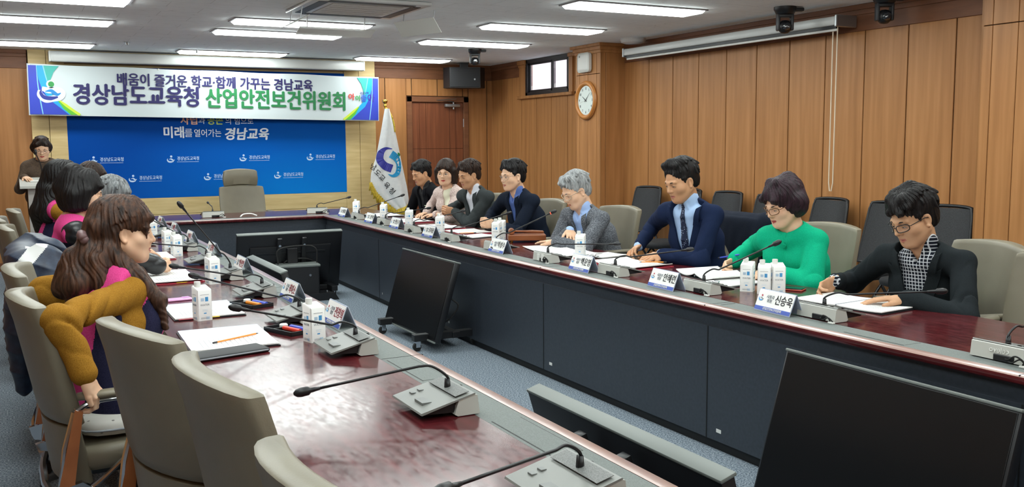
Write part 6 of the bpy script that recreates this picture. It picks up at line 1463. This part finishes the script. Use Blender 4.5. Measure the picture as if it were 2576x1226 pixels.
person('woman in brown tweed jacket and black turtleneck standing at the lectern', (.29,11.74), PI-.1, (-.01,.07,1.472), turn=(.1,.32,0), sc=.98, skin=1, female=True, hcol='brown', standing=True,
    hair=dict(kind='bob', len=-.035, vol=.004, sy=-.02, hairline=.006, amp=1.0, locks=[((-.02,.04,.125),(.05,.088,.08),.022,.014),((.02,.04,.125),(-.05,.086,.07),.022,.014)]), gl=GSV, shw=.155, h=.0032, hc=.007, lip=LIPW,
    R_=dict(w=(.15,.30,1.17), f=(-.4,.85,-.1), n=(-.2,.1,-1), pole=(.35,-.4,-.8), **FL), L_=dict(w=(-.17,.30,1.17), f=(.4,.85,-.1), n=(.2,.1,-1), pole=(-.35,-.4,-.8), **FL),
    outfit=dict(kind='coat', jacket=N('brown_tweed',[(.35,'3E3128'),(.6,'5A4A3C'),(.72,'6D5C4C')],160,rough=.95,detail=3,bump=.4,dist=.002), shirt=M['black_fabric'], high=True, folds=1.0, buttons=[(-.06,0),(-.18,0),(-.3,0)], v=-.3))
pen('pen', 'blue pen held by the woman in green', 'pen', (3.83,4.52,.79), (3.80,4.30,.835), 'blue_pen', .005, 'blue_pen')
# ================================================================ coats and cushion
S = Solid(); cx_ = .13
def cc(x, y, z): return (x+cx_, y-.7, z-.02)
S.ecap(cc(-.10,5.72,.88), cc(-.10,6.36,.88), (0,0,1), .13,.085,.13,.085, .05); S.ecap(cc(-.11,5.8,.96), cc(-.11,6.3,.97), (0,0,1), .07,.085,.07,.085, .05)
S.ecap(cc(-.14,5.75,.62), cc(-.14,6.35,.62), (0,0,1), .3,.07,.3,.07, .06); S.cone(cc(-.02,5.76,.96), cc(.0,5.64,.76), .095,.085, .04); S.cone(cc(.0,5.64,.76), cc(-.02,5.6,.45), .09,.07, .03)
S.cone(cc(-.05,6.28,.98), cc(.02,6.1,.99),.09,.075,.05); S.ell(cc(.01,6.0,.95), (.055,.13,.07), .02, cut=True)
S.post = lambda P_, d: d+.011*np.abs(np.sin(P_[...,2]*30+1.2*wob(P_,9,.3)+P_[...,0]*8))**.6+.009*wob(P_,13,1.)-.004
p_, F_ = surface(S, .0055)
o = npmesh('padded_coat', p_, F_, [N('navy_padded_nylon',[(.35,'152036'),(.65,'203048')],30,rough=.5,bump=.2,dist=.004), P('white_stripe_nylon','D5D7D6',.5)], None, lambda c: ((np.abs(c[:,2]-.90-(c[:,0]+.03)*1.1) < .042) & (c[:,2] > .74) & (c[:,1] < 5.26)).astype(int)); tag(o, 'navy padded coat with a white stripe draped over a chair back', 'coat')
S = Solid()
S.ecap((4.54,4.88,.955), (4.55,5.40,.955), (0,0,1), .055,.06,.055,.06, .04); S.ecap((4.47,4.88,.8), (4.48,5.36,.8), (0,0,1), .17,.03,.17,.03, .05); S.ecap((4.64,4.88,.75), (4.65,5.4,.75), (0,0,1), .22,.03,.22,.03, .05); S.cone((4.54,4.87,.97),(4.54,4.81,.7),.05,.045,.04)
S.post = lambda P_, d: d+.006*np.sin(P_[...,1]*55+2*wob(P_,12,.5))*np.clip(.98-P_[...,2],0,1)*3+.004*wob(P_,20,1.)
p_, F_ = surface(S, .008); o = npmesh('draped_jacket', p_, F_, cloth('dark_navy_jacket','1A1E28','232834',200,.3), None); tag(o, 'dark jacket hung over the chair back behind the man in navy suit', 'jacket')
bm = B(); rings = []
for z, wd in ((.484,.17),(.49,.2),(.515,.212),(.54,.2),(.548,.16)):
    ring = []
    for k in range(28):
        a = 2*PI*k/28; c, s = math.cos(a), math.sin(a); q = (abs(c)**5+abs(s)**5)**(-1/5); ring.append((wd*c*q, .03+wd*s*q, z+.008*(abs(c*q)**4+abs(s*q)**4)*.5))
    rings.append(ring)
t = thing('seat_cushion', 'white printed cushion on the chair of the woman with mustard sleeves', 'cushion', (.32,3.72,0), -PI/2+.06)
ring_loft(bm, rings); link('cushion_body', bm, dots_mat('white_printed_cotton','D9D8D2','8A8784',26,.13), t, smooth=True)
bm = B(); lp = [(.214*c*q, .03+.214*s*q, .515) for c, s, q in [(math.cos(a), math.sin(a), (abs(math.cos(a))**5+abs(math.sin(a))**5)**(-1/5)) for a in [2*PI*k/40 for k in range(40)]]]; tube(bm, lp, .004, 6, closed=True); link('piping', bm, M['ink_grey'], t, smooth=True)
